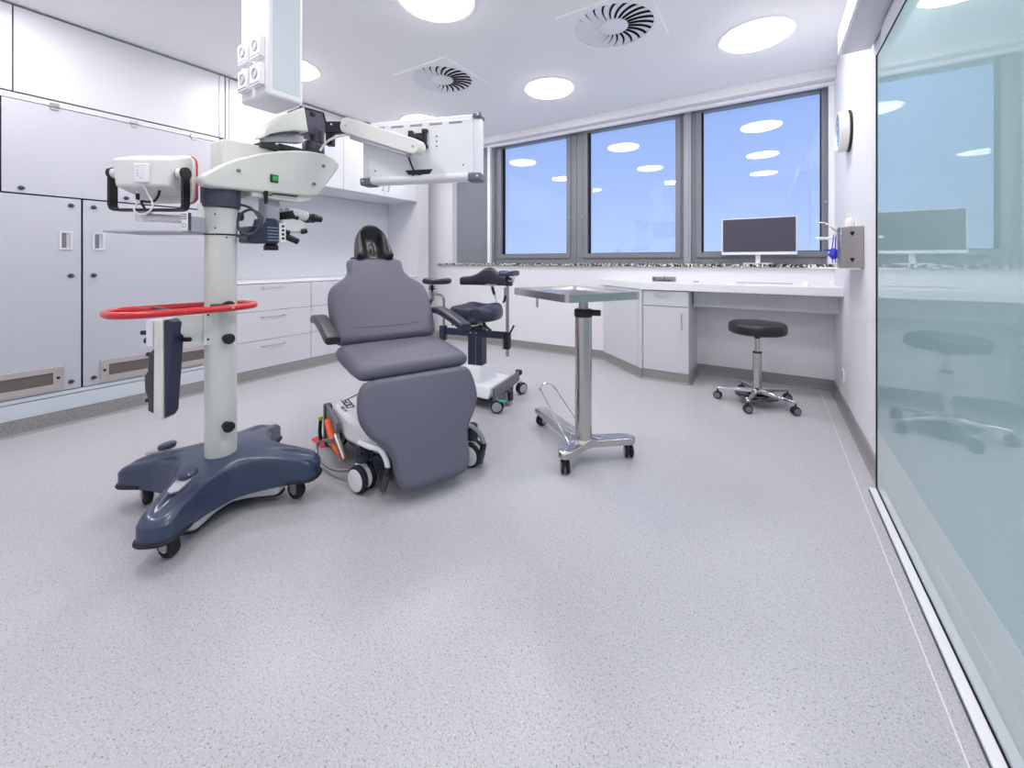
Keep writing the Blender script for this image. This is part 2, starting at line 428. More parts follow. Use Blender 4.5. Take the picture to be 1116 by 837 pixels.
tag(boxo('worktop', (-4.595, 1.675, .892), (XL+.001, 3.932, .908), top_m, bev=.001), 'thin white worktop along the niche in the left wall', 'worktop')
tag(boxo('niche_back_panel', (-4.598, 1.675, .910), (-4.585, 3.93, 1.898), lam_m), 'white back panel of the deep niche above the drawers', 'panel')
tag(boxo('cabinet_side_panel', (-4.595, 3.935, .10), (XL, 4.141, 2.706), lam_m), 'tall white end panel beside the pillar in the far left corner', 'panel')
ys = [1.675, 2.24, 2.81, 3.38, 3.93]
lb = ['white wall cabinet beside the hanging socket box', 'white wall cabinet behind the swivelling arm', 'white wall cabinet with slim handle at its right edge behind the hanging monitor', 'white wall cabinet with slim handle at its left edge in the far left corner']
for i in range(4):
    y0, y1 = ys[i], ys[i+1]
    t = thing('wall_cabinet', lb[i], 'cabinet', (-4.3, (y0+y1)/2, 1.9), 0, 'white wall cabinets over the niche')
    boxo('body', (-4.58, y0, 1.90), (-4.022, y1, 2.706), lam_m, t)
    d = boxo('door', (-4.018, y0+.002, 1.902), (XL, y1-.002, 2.704), lam_m, t, bev=.001)
    hy = y1-.045 if i % 2 == 0 else y0+.045
    MB().tube([(XL, hy, 1.965), (XL+.024, hy, 1.965), (XL+.028, hy, 1.972), (XL+.028, hy, 2.15), (XL+.024, hy, 2.157), (XL, hy, 2.157)], .0045, 8).build('handle', satin_m, d)

# ------------------------------------------------------------------ right-hand desk run
t = thing('desk_cabinet', 'white base cabinet with one drawer and one door under the desk', 'cabinet', (-.8, 4.1, 0))
boxo('body', (-1.0, 3.902, .0), (-.602, 4.375, .832), lam_m, t)
boxo('shadow_gap', (-.998, 3.899, .09), (-.604, 3.9015, .832), slot_m, t)
d = boxo('drawer', (-.998, 3.880, .690), (-.602, 3.898, .828), lam_m, t, bev=.001)
MB().tube([(-.888, 3.88, .792), (-.888, 3.858, .792), (-.884, 3.854, .792), (-.776, 3.854, .792), (-.772, 3.858, .792), (-.772, 3.88, .792)], .0045, 8).build('handle', satin_m, d)
d = boxo('door', (-.998, 3.880, .092), (-.602, 3.898, .684), lam_m, t, bev=.001)
MB().tube([(-.655, 3.88, .49), (-.655, 3.858, .49), (-.655, 3.854, .495), (-.655, 3.854, .625), (-.655, 3.858, .63), (-.655, 3.88, .63)], .0045, 8).build('handle', satin_m, d)
t = thing('corner_cabinet', 'white angled corner cabinet behind the steel tray table', 'cabinet', (-1.2, 4.2, 0))
MB().prism([(-1.0, 3.902), (-1.002, 4.375), (-1.53, 4.375)], 0, .832).build('body', lam_m, t)
ax = Vector((-.548, .498, 0)).normalized(); nn = Vector((ax.y, -ax.x, 0))*-1
def angp(s0, s1, o0, o1):
    b = Vector((-1.0, 3.880, 0)); q = [b+ax*s0+nn*o0, b+ax*s1+nn*o0, b+ax*s1+nn*o1, b+ax*s0+nn*o1]
    return [(p.x, p.y) for p in q]
MB().prism(angp(.002, .070, .0, .016), .092, .830).build('filler_panel', lam_m, t, bev=.001)
MB().prism(angp(.075, .735, .0, .016), .092, .830).build('door', lam_m, t, bev=.001)
m = MB(); m.prism([(XR, 3.855), (XR, YW-.001), (-1.60, YW-.001), (-1.575, 4.365), (-1.005, 3.855)], .835, .902)
dw = tag(m.build('desk_worktop', top_m, bev=.004), 'long white desk worktop with cut corner under the windows', 'worktop')
boxo('apron_board', (-.600, 4.10, .680), (.4715, 4.118, .8355), lam_m, dw, bev=.001)
boxo('end_bracket', (-.600, 4.094, .690), (-.592, 4.099, .832), dk_m, dw)

# desk items
t = thing('pen_tray', 'small grey pen holder at the left end of the desk', 'pen holder', (-.86, 4.12, .902))
m = MB(); m.box((-.965, 4.09, .902), (-.755, 4.15, .908))
m.box((-.965, 4.09, .908), (-.957, 4.15, .950)); m.box((-.763, 4.09, .908), (-.755, 4.15, .950)); m.box((-.957, 4.144, .908), (-.763, 4.15, .950)); m.box((-.957, 4.09, .943), (-.763, 4.096, .950))
m.build('tray', satin_m, t, bev=.001)
MB().cyl((-.92, 4.12, .9125), (-.80, 4.12, .9125), .0045, seg=8).cyl((-.86, 4.135, .908), (-.86, 4.14, .957), .004, seg=8).build('pen', dk_m, t)
t = thing('keyboard', 'flat white keyboard near the front edge of the desk', 'keyboard', (-.02, 3.99, .902))
boxo('case', (-.24, 3.93, .902), (.17, 4.05, .914), white_m, t, bev=.003)
m = MB()
for r in range(5):
    for c in range(15): m.box((-.232+c*.0265, 3.936+r*.022, .9145), (-.232+c*.0265+.023, 3.936+r*.022+.018, .918))
m.build('keys', lg_m, t)['kind'] = 'stuff'
t = MB().polar([(.033*math.cos(a)+.0, .05*math.sin(a)) for a in [2*PI*k/24 for k in range(24)]], lambda x, y, s: .03*(1-s**3)+.006, lambda x, y, s: 0, [.3, .6, .8, .93, 1], T(.25, 3.99, .902)).build('computer_mouse', white_m)
tag(t, 'white computer mouse right of the keyboard', 'mouse')
tag(boxo('tape_roll_box', (-.60, 4.12, .902), (-.555, 4.15, .915), lg_m, bev=.003), 'tiny white box lying on the desk between pen holder and keyboard', 'box')

# desktop monitor on the sill
t = thing('computer_monitor', 'black computer monitor with white frame standing on the window sill', 'monitor', (-.08, 4.43, 1.075))
MB().box((-.385, 4.405, 1.168), (.215, 4.425, 1.505)).build('case', white_m, t, bev=.004)
boxo('bezel', (-.378, 4.4035, 1.186), (.209, 4.405, 1.500), lg_m, t)
boxo('screen', (-.372, 4.4015, 1.190), (.203, 4.4033, 1.496), screen_m, t)
boxo('chin', (-.385, 4.398, 1.160), (.215, 4.415, 1.184), white_m, t, bev=.003)
m = MB(); m.box((-.105, 4.43, 1.085), (-.065, 4.445, 1.30)); m.prism(rrect(.24, .10, .03), 1.0745, 1.084, T(-.085, 4.43, 0))
m.build('stand', white_m, t, bev=.003)
# wall hanging items -------------------------------------------------
t = thing('wall_clock', 'round white clock with blue face on the right wall', 'clock', (XR, 3.60, 1.85))
R = Matrix.Rotation(-PI/2, 4, 'Y')
M0 = T(XR, 3.60, 1.995) @ R
MB().lathe([(.140, 0), (.140, .012), (.132, .014), (0, .014)], M0, 48).build('back_plate', black_m, t)
MB().lathe([(.128, .012), (.136, .018), (.139, .045), (.137, .066), (.130, .070), (.122, .068), (.120, .056), (0, .054)], M0, 48).build('case', cream2_m, t)
MB().lathe([(.120, .055), (.120, .0575), (0, .0575)], M0, 48).build('clock_face', face_m, t)
m = MB()
for k in range(12):
    a = k*PI/6; m.box((.096, -.004, .0577), (.112, .004, .0590), M0 @ RZ(a))
m.build('hour_marks', white_m, t)
MB().box((0, -.005, .0592), (.062, .005, .0605), M0 @ RZ(2.2)).build('hour_hand', white_m, t)
MB().box((0, -.0035, .0608), (.096, .0035, .062), M0 @ RZ(-.35)).build('minute_hand', white_m, t)

t = thing('steel_dispenser', 'brushed steel dispenser box with two keyholes on the right wall', 'dispenser', (.416, 3.16, 1.065))
boxo('case', (.362, 3.105, 1.0582), (XR, 3.235, 1.308), satin_m, t, bev=.004)
m = MB()
for z in (1.268, 1.112): m.disc((.418, 3.099, z), (0, 1, 0), .010, .003, 14).box((.414, 3.0975, z-.016), (.422, 3.1, z))
m.build('keyhole', black_m, t)
t = thing('soap_dispenser', 'white elbow lever dispenser with bottle beside the steel box', 'dispenser', (.44, 3.38, 1.09))
boxo('back_plate', (.462, 3.30, 1.12), (XR, 3.40, 1.36), white_m, t, bev=.003)
m = MB(); m.lathe([(.0, 0), (.034, 0), (.036, .01), (.036, .17), (.028, .19), (.012, .20), (.012, .225), (0, .225)], T(.440, 3.352, 1.180) @ Matrix.Scale(.8, 4, Vector((1, 0, 0))) @ Matrix.Scale(.7, 4, Vector((0, 1, 0))), 20); m.build('bottle', cream2_m, t)
m = MB(); m.tube(cr([W(912, 253, 2.68), W(906, 248, 2.70), W(901, 244, 2.74), W(897, 243, 2.76), W(892, 243, 2.78)], 5), .005, 8); m.build('elbow_lever', steel_m, t)
m = MB(); m.prism(rrect(.13, .05, .02), 1.245, 1.262, T(.33, 3.43, 0) @ Matrix.Identity(4)); m.box((.385, 3.42, 1.07), (.40, 3.44, 1.26)); m.build('pump_head', white_m, t, bev=.004)
tag(MB().prism(rrect(.24, .50, .04), 1.052, 1.058, T(.352, 3.35, 0)).build('drip_shelf', white_m, bev=.002), 'thin white drip shelf under the wall dispensers', 'shelf')
t = thing('blue_straps', 'bundle of blue rubber straps hanging left of the steel dispenser', 'straps', (.385, 3.30, 1.07))
m = MB()
for k, (x, y) in enumerate(((.350, 3.285), (.365, 3.30), (.378, 3.29))):
    m.tube(cr([(x, y, 1.27), (x-.004, y+.004, 1.21), (x-.012+.008*k, y, 1.15), (x-.004, y-.006, 1.09)], 5), .0075, 8, flat=.4)
m.polar([(.030*math.cos(a), .020*math.sin(a)) for a in [2*PI*k/14 for k in range(14)]], lambda x, y, s: .045*(1-s**2), lambda x, y, s: -.03*(1-s**2), [.4, .75, .95, 1], T(.352, 3.285, 1.14))
m.tube([(.352, 3.285, 1.17), (.30, 3.285, 1.172)], .006, 8)
m.build('strap', blue_m, t)
boxo('hook_strip', (.345, 3.279, 1.262), (.462, 3.293, 1.276), white_m, t)
t = thing('wall_outlet', 'white wall socket low on the right wall', 'socket', (XR, 3.86, .215))
boxo('frame', (.462, 3.82, .215), (XR, 3.90, .295), white_m, t, bev=.003)
MB().lathe([(.021, 0), (.021, .0015), (0, .0015)], T(.4615, 3.86, .255) @ R, 20).build('socket_cup', lg_m, t)
# ------------------------------------------------------------------ door housing and glass door (right)
t = thing('door_track_housing', 'long white boxed track housing above the glass door', 'door housing', (.40, .5, 2.233))
boxo('fascia', (.323, YB+.01, 2.233), (.335, 2.858, 2.355), white_m, t, bev=.001)
boxo('underside', (.335, YB+.01, 2.236), (.462, 2.858, 2.350), lam_m, t)
boxo('slot_seal', (.4625, YB+.01, 2.226), (.471, 2.60, 2.26), slot_m, t)
t = thing('glass_door', 'large teal tinted glass sliding door panel along the right wall', 'glass door', (.455, .5, 0))
boxo('glass_panel', (.440, YB+.02, .013), (.452, 2.580, 2.083), teal_glass_m, t)
boxo('seen_through_strip', (.4392, YB+.02, .014), (.4402, 2.575, .292), view_strip_m, t)  # added band: pale strip seen through the glass, put on as colour
m = MB(); m.box((.436, 2.580, .006), (.468, 2.592, 2.092)); m.box((.438, YB+.02, 2.083), (.460, 2.580, 2.092)); m.box((.436, YB+.02, .004), (.456, 2.580, .013))
m.build('seal', slot_m, t)
tag(boxo('door_head_rail', (.456, YB+.02, 2.094), (XR, 2.60, 2.225), white_m), 'white rail strip between glass door and track housing', 'rail')
tag(boxo('floor_track', (.4085, YB+.02, .0), (.4355, 2.575, .012), white_m, bev=.002), 'white floor track strip at the foot of the glass door', 'floor track')
tag(boxo('floor_joint_strip', (.4045, YB+.02, .0), (.408, 2.56, .004), dk_m), 'thin dark joint line beside the white door track', 'joint strip')

# ------------------------------------------------------------------ ceiling lamps and vents
lx = (-3.40, -1.74, -.08); ly = (3.40, 1.87, .345)
names = {(-.08, 3.40): 'round recessed ceiling lamp above the desk, nearest the clock', (-1.74, 3.40): 'round recessed ceiling lamp between window and swirl vents', (-1.74, 1.87): 'large round ceiling lamp cut by the top picture edge',
         (-3.40, 1.87): 'round ceiling lamp half hidden behind the hanging socket box', (-3.40, 3.40): 'round ceiling lamp peeking over the hanging monitor'}
proto = None
pos = [(x, y) for x in lx for y in ly]
pos.sort(key=lambda p: 0 if p in names else 1)
for p in pos:
    lab = names.get(p, 'round recessed ceiling lamp seen only as a reflection in the windows')
    if proto is None:
        proto = thing('ceiling_lamp', lab, 'ceiling lamp', (p[0], p[1], ZC), 0, 'round recessed ceiling lamps')
        MB().lathe([(.217, -.006), (.240, -.006), (.244, -.001), (.244, 0), (.217, 0), (.217, -.006)], T(0, 0, 0), 56).build('trim_ring', white_m, proto, world=False)
        MB().lathe([(0, -.022), (.14, -.021), (.195, -.019), (.210, -.013), (.216, -.001), (0, -.001)], T(0, 0, 0), 56).build('diffuser', lamp_m, proto, world=False)  # dome drop added so its glowing edge lights the ceiling
    else: dup(proto, (p[0], p[1], ZC), None, lab)
def vent(x, y, label, first=[None]):
    if first[0]: return dup(first[0], (x, y, ZC), None, label)
    t = first[0] = thing('ceiling_vent', label, 'air vent', (x, y, ZC), 0, 'square swirl vents in the ceiling')
    m = MB(); n = 48; R0 = .262; sq = []; h = .297
    for k in range(n):
        a = 2*PI*k/n; q = h/max(abs(math.cos(a)), abs(math.sin(a))); sq.append((q*math.cos(a), q*math.sin(a)))
    for z in (-.010, 0):
        pass
    A = [m.bm.verts.new((p[0], p[1], -.010)) for p in sq]; B = [m.bm.verts.new((R0*math.cos(2*PI*k/n), R0*math.sin(2*PI*k/n), -.010)) for k in range(n)]
    A2 = [m.bm.verts.new((p[0], p[1], 0)) for p in sq]; B2 = [m.bm.verts.new((R0*math.cos(2*PI*k/n), R0*math.sin(2*PI*k/n), 0)) for k in range(n)]
    for k in range(n):
        j = (k+1) % n
        m._f([A[k], A[j], B[j], B[k]]); m._f([A2[k], A2[j], A[j], A[k]]); m._f([B2[k], B2[j], B[j], B[k]])
    m.build('panel', ceil_m, t, world=False, smooth=False)
    MB().lathe([(0, -.0012), (R0, -.0012), (R0, -.0004), (0, -.0004)], None, 48).build('dark_plenum', slot_m, t, world=False)
    m = MB(); nb = 24
    for k in range(nb):
        a = 2*PI*k/nb; rows = []
        for i in range(7):
            f = i/6; r = .088+f*(R0-.090); aa = a+.22*f*f
            wd = (.0060+.0215*f); c = Vector((r*math.cos(aa), r*math.sin(aa), -.0085)); tg = Vector((-math.sin(aa), math.cos(aa), 0))
            rows.append((c-tg*wd+Vector((0, 0, -.004*1.)), c+tg*wd*.92+Vector((0, 0, .0055))))
        vs = [(m.bm.verts.new(p), m.bm.verts.new(q), m.bm.verts.new(q+Vector((0, 0, .0012))), m.bm.verts.new(p+Vector((0, 0, .0012)))) for p, q in rows]
        for A_, B_ in zip(vs, vs[1:]):
            for i in range(4): m._f([A_[i], A_[(i+1) % 4], B_[(i+1) % 4], B_[i]])
        m._f(list(vs[0])); m._f(list(reversed(vs[-1])))
    m.lathe([(0, -.012), (.090, -.012), (.096, -.009), (.096, -.004), (0, -.004)], None, 40)
    m.build('swirl_blades', white_m, t, world=False)
    return t
vent(-.90, 2.728, 'square ceiling vent with swirl blades, the larger one near the top')
vent(-2.456, 2.716, 'square ceiling vent with swirl blades left of the round lamp, above the hanging monitor')

# ------------------------------------------------------------------ hanging socket box
t = thing('ceiling_supply_box', 'white rectangular supply column with four sockets hanging from the ceiling', 'supply column', (-1.815, .925, 1.775))
bx0, bx1, by0, by1, bz = -1.926, -1.706, .850, 1.000, 1.775
MB().box((bx0, by0, bz), (bx1, by1, ZC)).build('housing', white_m, t, bev=.012, seg=3)
boxo('side_panel', (bx1-.001, by0+.022, bz+.03), (bx1+.002, by1-.016, ZC), plinth_m, t)
for i, (sx, sz) in enumerate(((-1.863, 1.968), (-1.760, 1.968), (-1.863, 1.856), (-1.760, 1.856))):
    s = MB().box((sx-.040, by0-.022, sz-.043), (sx+.040, by0, sz+.043)).build('socket', white_m, t, bev=.003)
    MB().lathe([(.020, 0), (.023, .0015), (.021, .003), (.019, .003), (.018, .0008), (0, .0008)], T(sx, by0-.0222, sz+.006) @ RX(PI/2), 20).build('socket_cup', lg_m, s)
    boxo('socket_line', (sx-.034, by0-.0232, sz-.034), (sx+.034, by0-.0221, sz-.031), mid_m, s)

# ================================================================== surgical microscope stand
BC = Vector((-2.11, .87)); COL = Vector((-2.08, .838, 0))
ms = thing('microscope_stand', 'off-white surgical microscope on a navy star base with red rail', 'microscope', (COL.x, COL.y, 0))
arms = [-51.6, 36.0, 128.4, 216.0]
LA = [.392, .350, .375, .378]
def star(tipr=.064, side=.070, web=.180):
    o = []
    for i, a in enumerate(arms):
        L = LA[i]
        a = math.radians(a); d = Vector((math.cos(a), math.sin(a))); n = Vector((-d.y, d.x))
        o += [d*.245-n*(side+.008), d*.31-n*side]
        for k in range(-4, 5):
            t = k/4*PI/2; o.append(d*(L+tipr*abs(math.cos(t))**.75)+n*tipr*math.copysign(abs(math.sin(t))**.75, t))
        o += [d*.31+n*side, d*.245+n*(side+.008)]
        b = math.radians((arms[(i+1) % 4]-arms[i]) % 360/2); bd = Vector((math.cos(a+b), math.sin(a+b)))
        o += [bd*web]
    return [(p.x, p.y) for p in cr([Vector((*p, 0)) for p in o], 4, True)]
SO = star()
def btop(x, y, s):
    r = math.hypot(x, y); z = .246-.062*min(r/.44, 1)**1.6
    e = max(0, (s-.86)/.14); z -= .022*e**3
    for a in arms:      # oval groove along each arm
        a = math.radians(a); u_ = x*math.cos(a)+y*math.sin(a); v_ = -x*math.sin(a)+y*math.cos(a)
        q = ((u_-.31)/.095)**2+(v_/.030)**2
        z -= .014*math.exp(-q*q*.8) if u_ > 0 else 0
    return z
def bbot(x, y, s):
    r = math.hypot(x, y); return .066+.042*min(r/.42, 1)**1.2
SC = [.1, .2, .3, .4, .5, .58, .66, .72, .78, .83, .87, .91, .94, .965, .985, 1.]
MB().polar(SO, btop, bbot, SC, T(BC.x, BC.y, 0)).build('base_cover', navy_m, ms, ang=55)
for i, a in enumerate(arms):
    a = math.radians(a); d = Vector((math.cos(a), math.sin(a), 0)); n = Vector((-d.y, d.x, 0)); c = Vector((BC.x, BC.y, .106)); L = LA[i]
    pts = [c+d*(L-.05)-n*.068]+[c+d*(L+.066*abs(math.cos(k/6*PI/2))**.75)+n*.066*math.copysign(abs(math.sin(k/6*PI/2))**.75, k) for k in range(-6, 7)]+[c+d*(L-.05)+n*.068]
    MB().tube(pts, .0075, 8).build('bumper', rub_m, ms)
lo = [(x*.60, y*.60) for x, y in SO]
MB().prism(lo, .036, .105, T(BC.x, BC.y, 0), 1.15).build('ballast_box', cream2_m, ms, ang=30)
MB().prism([(x*1.03, y*1.03) for x, y in lo], .028, .036, T(BC.x, BC.y, 0)).build('ballast_plate', rub_m, ms)
def caster(parent, p, r, w, yaw, tyre, hub, fork, forkh=.03, twin=False, world=True, cap=.62):
    c = Vector((p[0], p[1], r)); ax = Vector((math.cos(yaw), math.sin(yaw), 0)); fw = Vector((-ax.y, ax.x, 0))
    m = MB()
    for s in ((-1, 1) if twin else (0,)):
        q = c+ax*(w*.62*s); m.disc(q, ax, r, w*(.8 if twin else 1), 28, .22)
    o = m.build('caster', tyre, parent, world=world)
    if twin and r > .06: MB().cyl(c-ax*w*.8, c+ax*w*.8, r*.86, seg=28).build('wheel_barrel', hub, o, world=world)
    m = MB()
    for s in (-1, 1):
        off = w*(.62+.4) if twin else w*.5
        MB().disc(c+ax*s*(off+.002), ax, r*cap, .004, 22).build('wheel_cap', hub, o, world=world)
    m = MB(); top = r*2+forkh
    if twin: m.cyl((c.x, c.y, r), (c.x, c.y, top), w*.30, seg=12).box((-w*.35, -r*.3, r), (w*.35, r*.6, r*1.9), T(c.x, c.y, 0) @ RZ(yaw))
    else:
        for s in (-1, 1): m.box((s*(w*.5+.004)-.002, -r*.42, r*.75), (s*(w*.5+.004)+.002, r*.42, r*2.12), T(c.x, c.y, 0) @ RZ(yaw))
        m.box((-(w*.5+.006), -r*.45, r*2.08), (w*.5+.006, r*.45, r*2.22), T(c.x, c.y, 0) @ RZ(yaw)); m.cyl((c.x, c.y, r*2.2), (c.x, c.y, top), w*.4, seg=12)
    m.build('fork', fork, o, world=world)
    return o
for a, yw, L in zip(arms, (-70, -75, 20, -95), LA):
    a = math.radians(a); L -= .035; caster(ms, (BC.x+L*math.cos(a), BC.y+L*math.sin(a)), .043, .032, math.radians(yw), rub_m, white_m, satin_m, .022, cap=.42)
for a in (arms[0], arms[3]):
    a = math.radians(a); d = Vector((math.cos(a), math.sin(a), 0)); M = FR(Vector((BC.x, BC.y, 0))+d*.262+UP*.244, d, Vector((-d.y, d.x, 0)))
    M = M @ RY(math.radians(10))
    p = MB().prism([(-.030, -.020), (.02, -.026), (.075, -.020), (.088, 0), (.075, .020), (.02, .026), (-.030, .020)], -.004, .004, M)  .build('brake_lever', lg_m, ms, bev=.002)
    MB().lathe([(0, 0), (.030, 0), (.034, .004), (.034, .014), (.028, .020), (0, .021)], M @ T(-.008, 0, .006), 28).build('pedal_cap', navy_m, p)
MB().lathe([(.060, .20), (.0605, 1.215)], T(COL.x, COL.y, 0), 48).build('column', cream_m, ms)
MB().lathe([(.0625, 1.2152), (.0625, 1.221)], T(COL.x, COL.y, 0), 48).build('column_joint', black_m, ms)
MB().lathe([(.062, 1.2212), (.062, 1.336)], T(COL.x, COL.y, 0), 48).build('column_neck', cream_m, ms)
m = MB(); m.lathe([(.068, 1.3362), (.074, 1.342), (.075, 1.42), (.073, 1.436)], T(COL.x, COL.y, 0), 48); m.build('swivel_collar', violet_m, ms)
face = Vector((-COL.x, -COL.y, 0)).normalized(); side = Vector((-face.y, face.x, 0))
def on_col(u, z, r=.0605):
    a = math.asin(max(-1, min(1, u/r))); return Vector((COL.x, COL.y, z))+face*r*math.cos(a)+side*r*math.sin(a), face*math.cos(a)+side*math.sin(a)
m = MB()
for u, z, r in ((.030, 1.372, .0755), (-.02, 1.305, .0625), (-.02, 1.245, .0625), (.02, 1.205, .061), (-.035, 1.35, .0755)):
    p, n = on_col(u, z, r); m.disc(p+n*.001, n, .0035, .003, 12)
m.build('column_screws', black_m, ms)['kind'] = 'stuff'
for u, z in ((.018, .905), (.018, .762), (.018, .378)):
    p, n = on_col(u, z); m = MB(); m.disc(p+n*.004, n, .017, .010, 24); m.cyl(p, p+n*.03, .008, seg=14); m.disc(p+n*.036, n, .023, .017, 28, .25); m.build('clamp_knob', black_m, ms)
# red rail: rounded loop around the column
RZ0 = .90
rail = [(-1.975, .52), (-1.955, .64), (-1.945, .76), (-1.950, .86), (-1.980, .925), (-2.04, .955), (-2.12, .955), (-2.18, .915), (-2.20, .80), (-2.21, .66), (-2.222, .56), (-2.195, .50), (-2.12, .468), (-2.03, .468)]
RP = cr([(x, y, RZ0) for x, y in rail], 6, True)
MB().tube(RP, .0135, 14, closed=True).build('hand_rail', red_m, ms)
m = MB(); m.cyl((-1.957, .64, RZ0), (-2.21, .64, RZ0+.002), .008, seg=10); m.build('rail_crossbar', dk_m, ms)
for q in (Vector((-1.943, .66, RZ0)), Vector((-1.934, .825, RZ0))): MB().disc(q, (1, -.1, 0), .006, .006, 14).build('rail_screw', satin_m, ms)
boxo('rail_mount', (-2.03, .775, .885), (-1.95, .845, .915), black_m, ms, bev=.004)
# bracket left of the column carrying the foot control
M = FR(COL+UP*0, side, face)          # x: right in view, y: towards viewer
bl = MB(); bl.box((-.085, -.015, .735), (-.030, .062, .885), M.copy() @ Matrix.Identity(4)) if False else None
def cb(a, b, mt, name, bev=.003, par=ms):
    """box in column frame: x right, y towards viewer, z up"""
    m = MB(); vs = []
    for z in (a[2], b[2]):
        for x, y in ((a[0], a[1]), (b[0], a[1]), (b[0], b[1]), (a[0], b[1])): vs.append(COL+side*x+face*y+UP*z)
    m.quadbox(vs[:4], vs[4:]); return m.build(name, mt, par, bev=bev)
cb((-.062, -.03, .738), (-.028, .052, .902), cream_m, 'bracket_plate')
m = MB(); q = [(-.062, .742), (-.062, .868), (-.142, .876), (-.142, .800), (-.110, .762)]
vs = [COL+side*x+face*.04+UP*z for x, z in q]; vb = [COL+side*x-face*.03+UP*z for x, z in q]
m.quadbox(vb, vs).build('bracket_arm', cream_m, ms, bev=.003)
m = MB()
for z in (.762, .868): m.disc(COL+side*-.045+face*.053+UP*z, face, .0045, .004, 12)
m.build('bracket_screws', black_m, ms)
# neck bracket + arm for the small screen
cb((-.105, -.03, 1.222), (-.056, .035, 1.285), cream2_m, 'hinge_block')
cb((-.082, -.02, 1.285), (-.056, .03, 1.352), cream2_m, 'hinge_block')
m = MB()
for x, z in ((-.08, 1.25), (-.062, 1.235), (-.062, 1.272)): m.disc(COL+side*x+face*.036+UP*z, face, .0035, .003, 10)
m.build('hinge_screws', black_m, ms)
m = MB(); m.tube([W(220, 240, 1.76), W(190, 238.5, 1.74), W(160, 237, 1.72)], .017, 14); m.lathe([(0, -.03), (.026, -.03), (.028, -.02), (.028, .012), (.020, .02), (0, .02)], T(*W(157, 234, 1.72)), 20)
m.build('screen_arm', cream2_m, ms, ang=50)
# shelf
sh = W(176, 254, 1.74); M = FR(sh, E1, E2)
MB().prism(rrect(.33, .20, .02), -.003, .004, M).build('accessory_shelf', lg_m, ms, bev=.001)
vs = [(-.006, -.05), (.042, -.05), (.042, .05), (-.006, .05)]
M2 = FR(W(205.5, 253, 1.70), E1, E2)
MB().quadbox([M2 @ Vector((x, y, 0)) for x, y in ((0, -.03), (.034, -.03), (.034, .05), (0, .05))], [M2 @ Vector((x, y, z)) for x, y, z in ((0, -.03, .022), (.034, -.03, .066), (.034, .05, .066), (0, .05, .022))]).build('shelf_bracket', lg_m, ms, bev=.002)
# small screen seen from behind
def fbox(a, b, d0, d1, mt, name, par, bev=.004, seg=3, u0=558):
    """box spanning pixel-derived rectangle at depth d0, running back to d1 (x, z constant)"""
    p = W(a[0], a[1], d0); q = W(b[0], b[1], d0)
    x0, x1 = p.dot(E1), q.dot(E1); z1, z0 = p.z, q.z
    vs = [E1*x+E2*y+UP*z for z in (z0, z1) for x, y in ((x0, d0), (x1, d0), (x1, d1), (x0, d1))]
    return MB().quadbox(vs[:4], vs[4:]).build(name, mt, par, bev=bev, seg=seg)
lc = 1.66
xL, xR2 = (121-558)/FPX*lc, (186-558)/FPX*lc
def zz(v, d): return EYE+(HOR-v)/FPX*d
def P3(x, d, z): return E1*x+E2*d+UP*z
zt, zb = zz(172.5, lc), zz(203, lc); d2 = 1.79
m = MB(); m.quadbox([P3(xL+.015, lc, zb), P3(xR2-.01, lc, zb), P3(xR2+.008, lc, zt), P3(xL, lc, zt)], [P3(xL-.015, d2, zb-.022), P3(xR2-.014, d2, zb-.022), P3(xR2-.014, d2, zt+.045), P3(xL-.015, d2, zt+.045)])
lcd = m.build('screen_housing', cream2_m, ms, bev=.010, seg=3)
m = MB(); m.prism(rrect(.250, .205, .03), 0, .034, FR(P3((xL+xR2)/2-.012, d2, (zt+zb)/2-.004), E1, UP) @ RY(PI) @ T(0, 0, 0)); m.build('screen_bezel', cream2_m, lcd, bev=.006)
oo = [Vector(FR(P3((xL+xR2)/2-.012, d2+.018, (zt+zb)/2-.004), E1, UP) @ Vector((x, y, 0))) for x, y in [q for q in rrect(.253, .208, .031) if q[0] > .08]]
oo = sorted(oo, key=lambda p: p.z)
MB().tube(oo, .0035, 8).build('red_seam', red_m, lcd)
fbox((145, 178), (160, 198.5), lc-.018, lc, white_m, 'adapter_box', lcd, bev=.004)
m = MB()
for u, v in ((150, 186), (150, 189), (150, 191.5), (153.5, 194)): m.disc(W(u, v, lc-.0185), E2, .0018, .002, 8)
m.build('indicator_dots', dk_m, lcd)
yk = MB(); w2 = .022
def band(pts, th=.005, w=.036, d=1.70):
    """flat strip in the E1/Z plane, width along depth"""
    P = [Vector(p) for p in pts]; rings = []
    for i, p in enumerate(P):
        a = P[max(i-1, 0)]; b = P[min(i+1, len(P)-1)]; t = (b-a).normalized(); n = Vector((-t.y, t.x))
        rings.append([yk.bm.verts.new(P3(p.x+n.x*th*s, d+w*q, p.y+n.y*th*s)) for s, q in ((-1, -.5), (1, -.5), (1, .5), (-1, .5))])
    for A, B in zip(rings, rings[1:]):
        for k in range(4): yk._f([A[k], A[(k+1) % 4], B[(k+1) % 4], B[k]])
    yk._f(rings[0]); yk._f(list(reversed(rings[-1])))
x0 = (117.5-558)/FPX*1.68; x1 = (198-558)/FPX*1.68; zb2 = zz(229, 1.70); zt2 = zz(189, 1.70)
band([(x0, zt2), (x0, zb2+.02), (x0+.006, zb2+.006), (x0+.02, zb2), (x1-.02, zb2), (x1-.006, zb2+.006), (x1, zb2+.02), (x1, zt2)])
for x in (x0, x1): yk.cyl(P3(x-.006, 1.70, zt2), P3(x+.006, 1.70, zt2), .025, seg=20)
yk.build('screen_yoke', black_m, ms)
